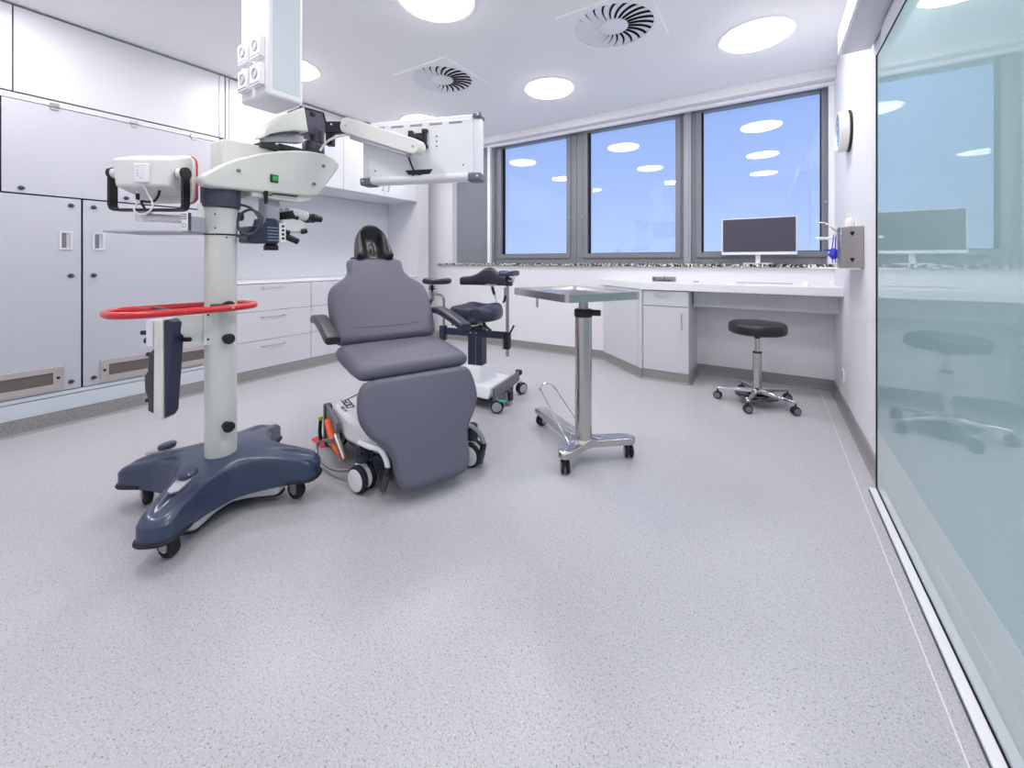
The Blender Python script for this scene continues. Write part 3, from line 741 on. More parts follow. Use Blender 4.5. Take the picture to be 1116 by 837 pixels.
m = MB(); m.cyl(P3(x1-.028, 1.70, zt2), P3(x1-.006, 1.70, zt2), .021, seg=20); m.cyl(P3(x0+.006, 1.70, zt2), P3(x0+.03, 1.70, zt2), .021, seg=20); m.build('yoke_pivot', white_m, ms)
m = MB(); m.tube(cr([W(150, 204, 1.70), W(149.5, 214, 1.70), W(149, 222, 1.69), W(146, 228, 1.68), W(150, 233, 1.68), W(158, 233, 1.68), W(165, 228, 1.68), W(166, 221, 1.68), W(161, 211, 1.67), W(156, 201, 1.655)], 6), .0035, 8); m.build('white_cable', white_m, ms)
m = MB(); m.tube(cr([W(174, 203, 1.71), W(173, 212, 1.71), W(168, 219, 1.70), W(160, 220, 1.70), W(154, 219.5, 1.70), W(157, 226, 1.70), W(160, 230, 1.70)], 6), .005, 8); m.cyl(W(150, 211, 1.70), W(150, 218, 1.70), .007, seg=10); m.build('black_cable', black_m, ms)

# main housing (runs along +y)
ML = FR((0, 0, 0), (0, 1, 0), (0, 0, 1))   # local x=world y, y=world z, z=world x
cov = [(.724, 1.440), (.728, 1.453), (.752, 1.474), (.812, 1.522), (.873, 1.559), (.962, 1.600), (1.045, 1.630), (1.12, 1.650), (1.20, 1.664), (1.28, 1.668), (1.330, 1.660), (1.365, 1.636), (1.368, 1.615), (1.245, 1.445), (1.225, 1.436), (1.182, 1.430), (1.024, 1.424), (.90, 1.418), (.775, 1.413), (.738, 1.417)]
hb = MB(); hb.prism(cov, -2.045, -1.98, ML); hs = hb.build('arm_cover', cream_m, ms, bev=.011, seg=4)
MB().prism([(.83, 1.437), (.835, 1.650), (.90, 1.652), (1.10, 1.652), (1.30, 1.64), (1.21, 1.450), (1.0, 1.437)], -2.185, -2.046, ML).build('arm_body', cream_m, ms, bev=.012, seg=3)
MB().prism([(.93, 1.398), (.93, 1.437), (1.235, 1.446), (1.215, 1.414), (1.16, 1.396)], -2.15, -2.000, ML).build('arm_underside', cream2_m, ms, bev=.006)
MB().tube([(-1.985, 1.00, 1.410), (-1.985, 1.02, 1.420), (-1.985, 1.13, 1.422), (-1.985, 1.135, 1.428)], .0035, 8).build('release_bar', black_m, ms)
g = boxo('power_switch', (-1.982, 1.000, 1.473), (-1.974, 1.036, 1.510), black_m, ms, bev=.002)
boxo('green_rocker', (-1.974, 1.006, 1.479), (-1.971, 1.030, 1.504), green_m, g, bev=.001)
for y, z in ((.866, 1.502), (1.27, 1.601), (1.217, 1.498)):
    MB().disc((-1.978, y, z), (1, 0, 0), .0085, .006, 18).build('cover_screw', mid_m, ms)
# suspension and optics carrier
MB().box((-2.105, 1.005, 1.298), (-2.045, 1.082, 1.40)).build('suspension_arm', lg_m, ms, bev=.008)
m = MB(); m.prism([(.925, 1.19), (.93, 1.262), (.985, 1.268), (.995, 1.306), (1.050, 1.306), (1.062, 1.285), (1.062, 1.186), (.94, 1.184)], -2.12, -2.02, ML)
oh = m.build('optics_body', navy_d_m, ms, bev=.005)
m = MB()
for k in range(5): m.box((-2.0205, 1.008, 1.200+k*.015), (-2.0185, 1.058, 1.203+k*.015))
m.build('cooling_fins', lg_m, oh)
MB().box((-2.115, 1.063, 1.190), (-2.018, 1.096, 1.288)).build('control_panel', white_m, oh, bev=.003)
m = MB()
for z in (1.212, 1.232, 1.252, 1.272): m.disc((-2.017, 1.080, z), (1, 0, 0), .006, .006, 14)
m.build('control_knobs', black_m, oh)
MB().lathe([(.032, -.022), (.032, 0), (.026, .006), (.026, .012)], T(-2.07, 1.05, 1.176), 24).build('objective_lens', black_m, ms)
bt = MB(); bt.prism([(1.085, 1.262), (1.085, 1.305), (1.14, 1.318), (1.195, 1.308), (1.20, 1.262), (1.17, 1.245), (1.12, 1.246)], -2.115, -2.03, ML); bt = bt.build('binocular_mount', cream2_m, ms, bev=.006)
for dx in (0, .062):
    x = -2.045-dx
    tb = MB().tube([(x, 1.115, 1.345), (x, 1.16, 1.345), (x, 1.215, 1.335)], .025, 18).build('binocular_tube', cream2_m, ms, ang=50)
    MB().cyl((x, 1.130, 1.318), (x, 1.118, 1.352), .028, seg=20).cyl((x, 1.125, 1.335), (x, 1.165, 1.322), .020, seg=16).build('tube_ring', black_m, tb)
    MB().lathe([(.019, 0), (.021, .006), (.019, .022), (.016, .026), (.021, .03), (.023, .036), (.023, .05), (.018, .066), (.017, .085), (.013, .088)], FR((x, 1.21, 1.335), (1, 0, 0), (0, .12, 1)) @ RX(PI) if False else T(x, 1.212, 1.336) @ RX(-PI/2-.12), 22).build('eyepiece', black_m, tb)
MB().cyl((-2.02, 1.10, 1.222), (-2.02, 1.155, 1.200), .017, .015, 18).build('positioning_handle', black_m, ms)
MB().cyl((-2.10, 1.10, 1.30), (-2.10, 1.12, 1.27), .017, seg=16).cyl((-2.025, 1.10, 1.245), (-2.025, 1.115, 1.245), .010, seg=16).cyl((-2.03, 1.18, 1.252), (-2.03, 1.205, 1.258), .014, seg=16).build('focus_knob', black_m, ms)
# co-observer side camera behind
m = MB(); m.prism([(.93, 1.330), (.985, 1.345), (.99, 1.318), (.985, 1.300), (.93, 1.302)], -2.30, -2.20, ML); m.build('side_camera', dk_m, ms, bev=.004)
m = MB(); m.cyl((-2.25, .975, 1.34), (-2.25, .965, 1.425), .012, seg=12); m.disc((-2.25, .972, 1.385), (0, 0, 1), .020, .02, 16); m.build('camera_post', satin_m, ms)
# cable loom
lp = [W(258, 222, 1.84), W(275, 228, 1.86), (W(284, 243, 1.87)), W(276, 254, 1.86), W(266, 255, 1.84), W(259, 246, 1.84), W(262, 234, 1.85), W(273, 228.5, 1.87), W(283, 234, 1.88), W(285, 246, 1.88), W(276, 255, 1.86), W(266, 257, 1.84), W(257, 256.5, 1.80)]
MB().tube(cr(lp, 8), .006, 8).build('cable_loop', dk_m, ms)
MB().tube(cr([W(290, 212, 1.90), W(290.5, 226, 1.90), W(289, 238, 1.89), W(281, 250, 1.88), W(268, 257.5, 1.85), W(258, 257.5, 1.81)], 8), .0055, 8).build('grey_cable', cable_m, ms)
MB().cyl(W(289.5, 208, 1.895), W(290, 222, 1.90), .011, .007, 14).build('cable_plug', black_m, ms)

# upper swivel head carrying the monitor arm
m = MB(); sh_ = [(.985, 1.682), (.992, 1.722), (1.025, 1.768), (1.080, 1.822), (1.155, 1.868), (1.180, 1.890), (1.202, 1.765), (1.12, 1.748), (1.06, 1.722), (1.0, 1.690)]
m.prism(sh_, -2.10, -2.00, ML); uh = m.build('swivel_shell', cream_m, ms, bev=.008, seg=3)
MB().prism([(1.172, 1.892), (1.300, 1.900), (1.328, 1.815), (1.30, 1.77), (1.196, 1.765)], -2.15, -2.03, ML).build('back_panel', violet_m, uh, bev=.004)
MB().tube([(-2.028, 1.172, 1.893), (-2.028, 1.300, 1.902), (-2.028, 1.328, 1.815)], .004, 6).tube([(-2.028, 1.172, 1.893), (-2.028, 1.196, 1.765)], .004, 6).disc((-2.026, 1.242, 1.878), (1, 0, 0), .013, .010, 16).build('panel_edge', black_m, uh)
MB().prism([(1.0, 1.668), (1.0, 1.690), (1.06, 1.722), (1.16, 1.748), (1.195, 1.745), (1.19, 1.712), (1.08, 1.690)], -2.08, -2.03, ML).build('swivel_plate', lg_m, ms, bev=.003)
MB().prism([(.990, 1.684), (1.01, 1.705), (1.07, 1.732), (1.15, 1.752), (1.15, 1.742), (1.07, 1.722)], -2.012, -1.999, ML).build('swivel_slot', black_m, ms)
m = MB(); m.prism([(.985, 1.640), (.985, 1.668), (1.05, 1.675), (1.075, 1.660), (1.075, 1.640)], -2.13, -2.03, ML); m.box((-2.12, 1.075, 1.66), (-2.04, 1.25, 1.683)); m.build('swivel_foot', black_m, ms, bev=.003)
m = MB(); m.lathe([(.050, 1.665), (.055, 1.68), (.055, 1.725), (.045, 1.74)], T(-2.07, 1.27, 0), 28); m.lathe([(.035, 1.735), (.035, 1.80), (.028, 1.805)], T(-2.05, 1.28, 0), 24); m.build('swivel_joint', dk_m, ms)
# monitor arm
A0, A1 = W(362, 139, 2.15), W(374, 137, 2.13)
m = MB(); p = W(356, 134, 2.17); q = W(375, 144, 2.13)
fb = fbox((354.5, 132), (376, 144.5), 2.12, 2.16, black_m, 'arm_bracket', ms, bev=.003)
MB().disc(W(361, 135.5, 2.118), E2, .005, .004, 12).build('bracket_screw', white_m, fb)
fbox((354.5, 144), (362, 158), 2.13, 2.17, black_m, 'arm_bracket_leg', ms)
a0, a1 = W(381, 138, 2.11), W(454, 161, 1.93)
dx = (a1-a0); L = dx.length; MA = FR(a0, dx, UP)   # x along, y up-ish, z sideways
def capsule(L, h0, h1, n=8):
    o = []
    for k in range(n+1):
        t = -PI/2+PI*k/n; o.append((L+h1*math.cos(t), h1*math.sin(t)))
    for k in range(n+1):
        t = PI/2+PI*k/n; o.append((h0*math.cos(t), h0*math.sin(t)))
    return o
MB().prism(capsule(L, .040, .036), -.028, .028, MA).build('monitor_arm', cream2_m, ms, bev=.005)
MB().prism([(.04, -.034), (L-.03, -.034), (L-.03, -.054), (.04, -.060)], -.020, .020, MA).build('arm_cable_cover', lg_m, ms, bev=.005)
m = MB()
for x in (0, L): m.disc(MA @ Vector((x, 0, .027)), MA.to_3x3() @ Vector((0, 0, 1)), .007, .004, 14); m.disc(MA @ Vector((x, 0, -.027)), MA.to_3x3() @ Vector((0, 0, 1)), .007, .004, 14)
m.build('arm_pivot', satin_m, ms)
MB().tube(cr([W(349, 164, 2.14), W(356, 155, 2.12), (W(366, 149.5, 2.11)), W(378, 147, 2.10), W(386, 149, 2.08)], 6), .006, 8).build('arm_cable', white_m, ms)

# large monitor, seen from behind (hangs from the arm)
md = thing('medical_monitor', 'large white flat monitor seen from behind, hanging on the swivel arm', 'monitor', tuple(Vector((-1.485, 1.455, 1.500))), math.atan2(.342, .94))
def R_(n): return n
MW, MH = .645, .325
MB().prism(rrect(MW, MH, .022), -.060, -.004, T(0, .03, MH/2) @ RX(PI/2) @ T(0, 0, 0)).build('case', white_m, md, world=False, bev=.008, seg=3)
# raised back cover plate (towards viewer = -y)
MB().prism(rrect(MW-.075, MH-.055, .012), 0, .010, T(0, .035, MH/2+.006) @ RX(PI/2)).build('back_cover', white_m, md, world=False, bev=.004)
MB().tube([(-MW/2+.06, .026, .018), (MW/2-.06, .026, .018)], .020, 14).build('cable_channel', white_m, md, world=False)
for sx in (-1, 1):
    for top in (0, 1):
        w_, h_ = (.072, .040) if not top else (.048, .026)
        z0 = 0 if not top else MH-h_
        m = MB(); m.box((sx*(MW/2+.006)-(w_ if sx > 0 else 0), .012 if not top else .020, z0-.006 if not top else z0+.003), (sx*(MW/2+.006)+(w_ if sx < 0 else 0), .095, z0+h_-.006 if not top else MH+.006))
        g_ = m.build('corner_guard', mid_m, md, world=False, bev=.010, seg=3)
        MB().disc((sx*(MW/2-.012), .012 if not top else .0195, .016 if not top else MH-.008), (0, 1, 0), .005, .004, 12).build('guard_screw', white_m, g_, world=False)
m = MB()
for k in range(5):
    x = -.225+k*.105
    for z in (.283, .289): m.box((x-.034, .0235, z), (x+.034, .026, z+.003))
m.build('vent_slots', mid_m, md, world=False)
m = MB(); m.prism([(-.075, .062), (.075, .062), (.055, .036), (-.055, .036)], -.027, -.0225, RX(PI/2))
m.build('connector_recess', black_m, md, world=False)
m = MB(); m.box((-.045, .012, .175), (.030, .024, .245))
for a, b in (((-.052, .235), (-.028, .258)), ((.022, .245), (.050, .262)), ((.026, .165), (.050, .183)), ((-.05, .17), (-.03, .185))): m.box((a[0], .006, a[1]), (b[0], .026, b[1]))
m.box((.033, .010, .175), (.045, .024, .25)); m.cyl((-.01, -.04, .205), (-.01, .02, .205), .024, seg=20); m.cyl((-.028, -.025, .135), (-.028, -.025, .215), .016, seg=16)
m.build('monitor_mount', black_m, md, world=False, bev=.002)
m = MB()
for x, z in ((.095, .20), (.095, .225), (.095, .175), (-.245, .068), (.235, .075)): m.disc((x, .024, z), (0, 1, 0), .004, .003, 10)
m.build('case_screws', dk_m, md, world=False)
m = MB(); m.tube(cr([(-.040, -.02, .135), (-.036, -.01, .11), (-.030, .005, .08), (-.012, .010, .045), (.02, .014, .035)], 6), .005, 8); m.tube(cr([(-.03, .012, .03), (-.01, .008, .042), (.02, .008, .038)], 5), .004, 8)
m.build('monitor_cable', black_m, md, world=False)
boxo('screen', (0, 0, 0), (.001, .001, .001), screen_m) if False else None
MB().box((-MW/2+.02, .0902, .02), (MW/2-.02, .0915, MH-.02)).build('screen', screen_m, md, world=False)

# remote control standing on the shelf
t = thing('remote_control', 'small white remote control standing on the microscope shelf', 'remote control', tuple(W(202.5, 252.3, 1.655)), math.radians(YAW))
MB().box((-.013, -.008, .002), (.013, .008, .078)).build('case', white_m, t, world=False, bev=.003)
MB().box((.011, -.005, .004), (.0145, .010, .077)).build('side_grip', dk_m, t, world=False)
m = MB()
for k in range(3): m.box((-.010, -.0095, .050+k*.009), (.010, -.008, .054+k*.009))
for k in range(8): m.disc((.008*math.cos(k*PI/4), -.0085, .024+.008*math.sin(k*PI/4)), (0, 1, 0), .0018, .002, 8)
m.build('buttons', mid_m, t, world=False)

# foot control hanging at the bracket
t = thing('foot_control_panel', 'navy and white foot control panel hanging from the bracket under the red rail', 'foot control', tuple(W(185, 455, 1.70)), math.radians(YAW))
D = 1.70; kx = D/FPX
def fx(u): return (u-180)*kx
def fz(v): return (455-v)*kx
PP = RX(PI/2)      # prism plane: x, z ; extrude -y
MB().prism([(fx(170.5), fz(347)), (fx(179.5), fz(347)), (fx(180), fz(455)), (fx(173), fz(454)), (fx(169.5), fz(448))], -.035, .035, PP).build('white_body', cream2_m, t, world=False, bev=.006)
MB().prism([(fx(180), fz(347)), (fx(191), fz(350)), (fx(184), fz(448)), (fx(180.5), fz(454))], -.030, .030, PP).build('navy_cover', navy_d_m, t, world=False, bev=.006)
MB().prism([(fx(169.5), fz(378)), (fx(164), fz(384)), (fx(163), fz(402)), (fx(159.5), fz(408)), (fx(160), fz(424)), (fx(163.5), fz(432)), (fx(163), fz(445)), (fx(169.5), fz(448))], -.032, .032, PP).build('pedal_bank', dk_m, t, world=False, bev=.005)
m = MB()
for u, v, a in ((153, 362.5, .01), (157.5, 371, .013), (159, 386, .009), (158, 436, .009), (165.5, 448, .009)):
    z = fz(v); x = fx(u); MB().cyl((x-.012, 0, z), (x+.016, 0, z), a, seg=16).build('rubber_foot', black_m, t, world=False)
m = MB()
for v, u in ((362, 160), (370, 163)):
    m.cyl((fx(u-4), 0, fz(v)), (fx(171), 0, fz(v)), .009, seg=14)
m.box((fx(161), -.03, fz(376)), (fx(168), .03, fz(348)))
m.build('hanger', white_m, t, world=False, bev=.002)
MB().cyl((fx(188), .02, fz(371)), (fx(198), .02, fz(371)), .010, seg=14).build('latch_pin', black_m, t, world=False)

# ================================================================== treatment chair
tc = thing('treatment_chair', 'slate grey upholstered treatment chair with black headrest on wheeled base', 'treatment chair', (-1.513, 1.487, 0), math.radians(67))
def sym(pts, n=4):
    P = [Vector((x, y, 0)) for x, y in pts]; full = P+[Vector((-p.x, p.y, 0)) for p in reversed(P)]
    return [(p.x, p.y) for p in cr(full, n, True)]
PS = [.15, .3, .45, .6, .7, .78, .84, .88, .91, .935, .955, .972, .986, .996, 1.]
def pad(name, out, cy, h, M, material, parent, bulge=.0, edge=.12, extra=None, **k):
    def e(s):
        a = 1-edge; return 1 if s < a else math.sqrt(max(0, 1-((s-a)/edge)**2))
    top = lambda x, y, s: h*e(s)+bulge*(1-s*s)+(extra(x, y) if extra else 0)*min(1, e(s)*1.2)
    bot = lambda x, y, s: -h*e(s)
    return MB().polar(out, top, bot, PS, M, (0, cy)).build(name, material, parent, world=False, ang=70, **k)
ca, sa = math.cos(math.radians(57)), math.sin(math.radians(57))
MBK = FR((0, .47, .640), (1, 0, 0), (0, ca, sa))       # z faces the sitter
back = sym([(-.10, .560), (-.155, .556), (-.177, .53), (-.183, .455), (-.225, .403), (-.285, .355), (-.312, .285), (-.315, .16), (-.308, .05), (-.290, -.01), (-.20, -.022)])
bp_ = pad('backrest', back, .27, .038, MBK, uph_m, tc, bulge=.006, edge=.13)
MB().tube([MBK @ Vector((x, .055+.012*abs(x)/.2, .0425-abs(x)*.012)) for x in [i*.02-.22 for i in range(23)]], .0022, 6).build('seam', uph_m, bp_, world=False)
MST = FR((0, 0, .560), (1, 0, 0), (0, .47, .030))
seat = sym([(-.10, .475), (-.26, .470), (-.302, .44), (-.312, .34), (-.310, .20), (-.300, .05), (-.272, -.004), (-.14, -.012)])
pad('seat', seat, .23, .040, MST, uph_m, tc, bulge=.004, edge=.15)
cl, sl = math.cos(math.radians(68)), math.sin(math.radians(68))
MLG = FR((0, -.005, .530), (1, 0, 0), (0, -cl, -sl)) @ Matrix.Scale(-1, 4, Vector((0, 0, 1)))
leg = sym([(-.12, -.002), (-.240, .000), (-.285, .022), (-.303, .080), (-.306, .165), (-.275, .235), (-.225, .305), (-.208, .37), (-.205, .43), (-.188, .485), (-.15, .510), (-.08, .514)])
leg = [(x+(.032*min(1, (y-.25)/.12) if x < 0 and y > .25 else 0), y) for x, y in leg]
pad('leg_rest', leg, .24, .034, MLG, uph_m, tc, bulge=.003, edge=.12)
MB().tube([(-.20, .008, .522), (.24, .008, .522)], .013, 12).build('hinge_roll', uph_m, tc, world=False)
# headrest
MH_ = FR((0, .778, 1.098), (1, 0, 0), (0, ca*1.0, sa))
ho = sym([(-.06, -.014), (-.116, -.012), (-.121, .02), (-.112, .10), (-.097, .175), (-.076, .222), (-.045, .252), (-.015, .262)])
hx = lambda x, y: .046-.085*math.exp(-((x/.062)**4 + (max(0, y-.125)/.085)**4))+.022*math.exp(-((y-.09)/.06)**2-(x/.026)**2)+.010*math.exp(-((y-.01)/.015)**2)
pad('headrest', ho, .11, .030, MH_, blk_uph_m, tc, edge=.16, extra=hx)
MB().box((-.10, .800, 1.09), (.10, .840, 1.135)).cyl((-.14, .82, 1.115), (-.09, .82, 1.125), .007, seg=10).build('headrest_mount', black_m, tc, world=False, bev=.006)
# armrests
for s in (-1, 1):
    x = .372*s if s < 0 else .355
    A = cr([(x, .60, .765), (x, .50, .775), (x, .33, .752), (x, .14, .712)], 6)
    m = MB(); rings = []
    sec = rrect(.078, .046, .018, 4)
    for i, p in enumerate(A):
        t_ = (A[min(i+1, len(A)-1)]-A[max(i-1, 0)]).normalized(); n_ = Vector((1, 0, 0)); u_ = n_.cross(t_)
        k_ = .86 if i in (0, len(A)-1) else 1
        rings.append([m.bm.verts.new(p+n_*q[0]*k_-u_*q[1]*k_) for q in sec])
    for a_, b_ in zip(rings, rings[1:]):
        for k in range(len(sec)): m._f([a_[k], a_[(k+1) % len(sec)], b_[(k+1) % len(sec)], b_[k]])
    m._f(rings[0]); m._f(list(reversed(rings[-1])))
    ar = m.build('armrest', blk_uph_m if s < 0 else navy_uph_m, tc, world=False, bev=.005, seg=3, ang=60)
    if s < 0: MB().tube([(x-.01*s, .50, .748), (x-.04*s, .53, .72), (.26*s, .56, .70)], .012, 10).build('armrest_post', satin_m, ar, world=False)
# lift and base
MB().box((-.09, .14, .26), (.09, .38, .50)).box((-.17, .08, .48), (.17, .42, .528)).build('lift_column', dk_m, tc, world=False, bev=.008)
MB().box((-.10, .48, .56), (.10, .53, .85), T(0, 0, 0) @ Matrix.Identity(4)).build('back_frame', dk_m, tc, world=False, bev=.006) if False else MB().quadbox([MBK @ Vector((x, y, z)) for x, y, z in ((-.14, 0, -.075), (.14, 0, -.075), (.14, .5, -.075), (-.14, .5, -.075))], [MBK @ Vector((x, y, z)) for x, y, z in ((-.14, 0, -.035), (.14, 0, -.035), (.14, .5, -.035), (-.14, .5, -.035))]).build('back_frame', dk_m, tc, world=False, bev=.006)
MB().box((-.275, .02, .35), (-.215, .10, .44)).build('hinge_block', mid_m, tc, world=False, bev=.006)
hull_b = [(-.20, .03), (.20, .03), (.28, .14), (.295, .62), (.18, .74), (-.14, .74), (-.297, .62), (-.285, .28)]
hull_t = [(-.18, .12), (.18, .12), (.25, .20), (.27, .56), (.16, .69), (-.10, .71), (-.225, .68), (-.288, .56), (-.266, .27)]
hull_b.insert(6, (-.23, .71))
MB().quadbox([(x, y, .150) for x, y in hull_b], [(x, y, .262) for x, y in hull_t]).build('base_cover', white_m, tc, world=False, bev=.02, seg=3)
MB().prism([(-.22, .02), (.22, .02), (.25, .70), (-.25, .70)], .075, .150).build('chassis', navy_d_m, tc, world=False, bev=.005)
MB().tube([(-.225, .60, .262), (-.12, .675, .267), (.06, .68, .267)], .003, 6).build('cover_seam', dk_m, tc, world=False)
# block letter mark on the cover
mk = FR((-.145, .47, .2635), (0, -1, 0), (1, 0, 0)); m = MB()
st = .0065; w_ = .026; h_ = .040
def stroke(m, M, x0, y0, x1, y1): m.box((min(x0, x1), min(y0, y1), 0), (max(x0, x1), max(y0, y1), .0012), M)
def letters(M, x, ch, w_, h_, st, m):
    seg = {'S': 'tmbls', 'E': 'tmbLl', 'C': 'tbLl', 'O': 'tbLlRr'}[ch] if ch != 'S' else 'tmb' 'L' 'r'
    if 't' in seg: stroke(m, M, x, h_-st, x+w_, h_)
    if 'm' in seg: stroke(m, M, x, h_/2-st/2, x+w_, h_/2+st/2)
    if 'b' in seg: stroke(m, M, x, 0, x+w_, st)
    if 'L' in seg: stroke(m, M, x, h_/2, x+st, h_)
    if 'l' in seg: stroke(m, M, x, 0, x+st, h_/2)
    if 'R' in seg: stroke(m, M, x+w_-st, h_/2, x+w_, h_)
    if 'r' in seg: stroke(m, M, x+w_-st, 0, x+w_, h_/2)
mk = FR((-.240, .615, .2628), (0, -1, 0), (1, 0, 0))
for i, ch in enumerate('SOO'): letters(mk, i*.056, ch, .046, .044, .008, m)
m.build('letter_mark', black_m, tc, world=False, smooth=False)['kind'] = 'stuff'
m = MB()
for i, ch in enumerate('EO'): letters(FR((-.266, .50, .2628), (0, -1, 0), (1, 0, 0)), i*.028, ch, .020, .017, .004, m)
m.build('small_letter_mark', mid_m, tc, world=False, smooth=False)['kind'] = 'stuff'
m = MB(); letters(FR((-.262, .435, .2628), (0, -1, 0), (1, 0, 0)), 0, 'S', .024, .015, .004, m); m.build('red_letter_mark', red_m, tc, world=False, smooth=False)['kind'] = 'stuff'
# side plate, post, pedals on the left
MB().quadbox([(-.322, .62, .03), (-.302, .62, .03), (-.302, .33, .11), (-.322, .33, .11)], [(-.322, .62, .250), (-.302, .62, .250), (-.302, .33, .238), (-.322, .33, .238)]).build('side_plate', mid_m, tc, world=False, bev=.004)
MB().box((-.330, .610, .012), (-.285, .665, .250)).build('corner_post', dk_m, tc, world=False, bev=.010, seg=3)
MB().cyl((-.345, .655, .155), (-.345, .655, .178), .013, seg=14).build('yellow_knob', yellow_m, tc, world=False, bev=.004)
MB().tube([(-.345, .655, .155), (-.350, .650, .09), (-.345, .64, .03)], .010, 10).build('brake_strut', black_m, tc, world=False)
MB().tube(cr([(-.335, .50, .205), (-.335, .42, .16), (-.32, .30, .10), (-.30, .22, .09)], 4), .017, 10, flat=.6).build('orange_pedal', orange_m, tc, world=False)
MB().tube(cr([(-.33, .33, .155), (-.39, .44, .11), (-.40, .38, .055), (-.36, .22, .05), (-.29, .12, .07), (-.28, .10, .10)], 5), .0075, 10).build('pedal_loop', satin_m, tc, world=False)
MB().cyl((-.325, .33, .175), (-.315, .17, .105), .017, .013, 14).build('foot_lever', satin_m, tc, world=False, bev=.004)
for s, (x, y) in ((-1, (-.262, .035)), (1, (.290, -.05)), (-1, (-.262, .60)), (1, (.272, .60))):
    c = caster(tc, (x, y), .065, .040, math.radians(23 if s < 0 else 30), rub_m, white_m, white_m, .01, twin=True, world=False, cap=.80)
    if y < .1:
        MB().cyl((x, y, .138), (x, y, .222), .032, .030, 20).build('caster_housing', navy_d_m, tc, world=False, bev=.008)
        MB().box((x-.05 if s > 0 else x, y-.01, .15), (x if s > 0 else x+.05, y+.03, .20)).build('caster_bracket', navy_d_m, tc, world=False, bev=.004)
# drooping grab handles beside the leg rest
for s in (-1, 1):
    x = -.285 if s < 0 else .232
    pts = [(-.290, -.02, .258), (-.262, -.085, .255), (-.222, -.105, .238), (-.197, -.118, .190), (-.190, -.128, .135)] if s < 0 else [(.205, -.02, .250), (.245, -.075, .238), (.292, -.095, .200), (.322, -.104, .150), (.330, -.108, .105)]
    h = MB().tube(cr(pts, 6), .0125, 14).build('grab_handle', white_m if s < 0 else satin_m, tc, world=False)
    e = Vector(pts[-1]); MB().cyl(e+Vector((0, .002, .022)), e+Vector((-.010, 0, -.012)), .0165, seg=16).build('handle_collar', black_m, h, world=False, bev=.002)
    MB().lathe([(.0, -.080), (.014, -.078), (.016, -.070), (.0155, -.008)], T(e.x-.006, e.y, e.z) @ RY(.24), 16).build('handle_grip', dk_m, h, world=False)
    MB().cyl((x, -.03, .245), (x, -.03, .205), .007, seg=10).disc((x, -.03, .202), (0, 0, 1), .016, .010, 14).build('handle_clamp', black_m, h, world=False)

tag(MB().prism([(-2.395, 1.50), (-2.385, 1.447), (-2.225, 1.412), (-2.200, 1.475), (-2.275, 1.492), (-2.262, 1.540)], .0, .0012).build('floor_tape', tape_m), 'red L-shaped tape mark on the floor beside the treatment chair', 'tape')

# ================================================================== surgeon's chair
DX = Vector((-1.975, 2.60, 0)); DR = 9.4
dc = thing('surgeon_chair', 'navy saddle-seat surgeon chair with two arm supports near the window wall', 'chair', tuple(DX), math.radians(DR))
MB().box((-.065, -.045, .27), (.060, .045, .585)).build('column', navy_d_m, dc, world=False, bev=.004)
MB().box((.005, -.048, .28), (.012, -.0455, .58)).build('column_groove', mid_m, dc, world=False)
MB().box((-.060, -.045, .586), (.055, .045, .610)).build('column_cap', black_m, dc, world=False, bev=.008)
bar = MB().box((-.29, -.062, .505), (.275, -.045, .560)).build('cross_bar', navy_d_m, dc, world=False, bev=.003)
for x in (-.03, .02): MB().disc((x, -.064, .535), (0, 1, 0), .006, .004, 12).build('bar_screw', white_m, bar, world=False)
def seat_out():
    return [(p.x, p.y) for p in cr([Vector((x, y, 0)) for x, y in ((-.10, -.205), (-.185, -.14), (-.205, -.02), (-.17, .12), (-.06, .17), (.06, .17), (.17, .12), (.205, -.02), (.19, -.14), (.10, -.205), (.0, -.16))], 5, True)]
sx = lambda x, y: .022*math.exp(-((abs(x)-.11)/.06)**2)*(1 if y < .05 else .4)+.020*math.exp(-((y-.13)/.06)**2)-.016*math.exp(-(x/.06)**2-((y-.03)/.10)**2)
pad('seat', seat_out(), 0, .047, T(0, .0, .685), navy_uph_m, dc, edge=.15, extra=sx)
m = MB(); m.box((-.075, -.08, .622), (.07, .08, .646)); m.build('seat_plate', black_m, dc, world=False, bev=.004)
MB().tube([(-.02, -.05, .618), (-.03, -.09, .608), (.01, -.11, .60), (.06, -.10, .612)], .010, 10).cyl((.055, -.05, .63), (.055, -.05, .60), .014, seg=12).build('tilt_linkage', chrome_m, dc, world=False)
MB().tube(cr([(-.06, -.09, .632), (-.11, -.12, .622), (-.16, -.13, .600)], 4), .008, 8).build('seat_lever', black_m, dc, world=False)
MB().tube(cr([(.05, -.09, .636), (.10, -.12, .632), (.15, -.14, .602), (.19, -.15, .578)], 4), lambda f: .006+.006*f, 10).build('seat_lever', black_m, dc, world=False)
# backrest
m = MB(); N = 24; rows = []
for i in range(N+1):
    f = i/N*2-1; x = .24*f+.0; y = .215-.07*f*f
    top = .970+.080*math.exp(-(f/.42)**2); bot = .893+.004*abs(f)
    top -= .008*max(0, abs(f)-.9)/.1 if abs(f) > .9 else 0
    th = .030*(1-.3*max(0, abs(f)-.9)/.1)
    ring = []
    for k in range(14):
        a = 2*PI*k/14; cz = (top+bot)/2; hz = (top-bot)/2
        ca_, sa_ = math.cos(a), math.sin(a); sg = lambda v: math.copysign(abs(v)**.6, v)
        ring.append(m.bm.verts.new((x, y+th*sg(ca_), cz+hz*sg(sa_))))
    rows.append(ring)
for a_, b_ in zip(rows, rows[1:]):
    for k in range(14): m._f([a_[k], a_[(k+1) % 14], b_[(k+1) % 14], b_[k]])
m._f(rows[0]); m._f(list(reversed(rows[-1])))
m.build('backrest', navy_uph_m, dc, world=False, bev=.006, ang=60)
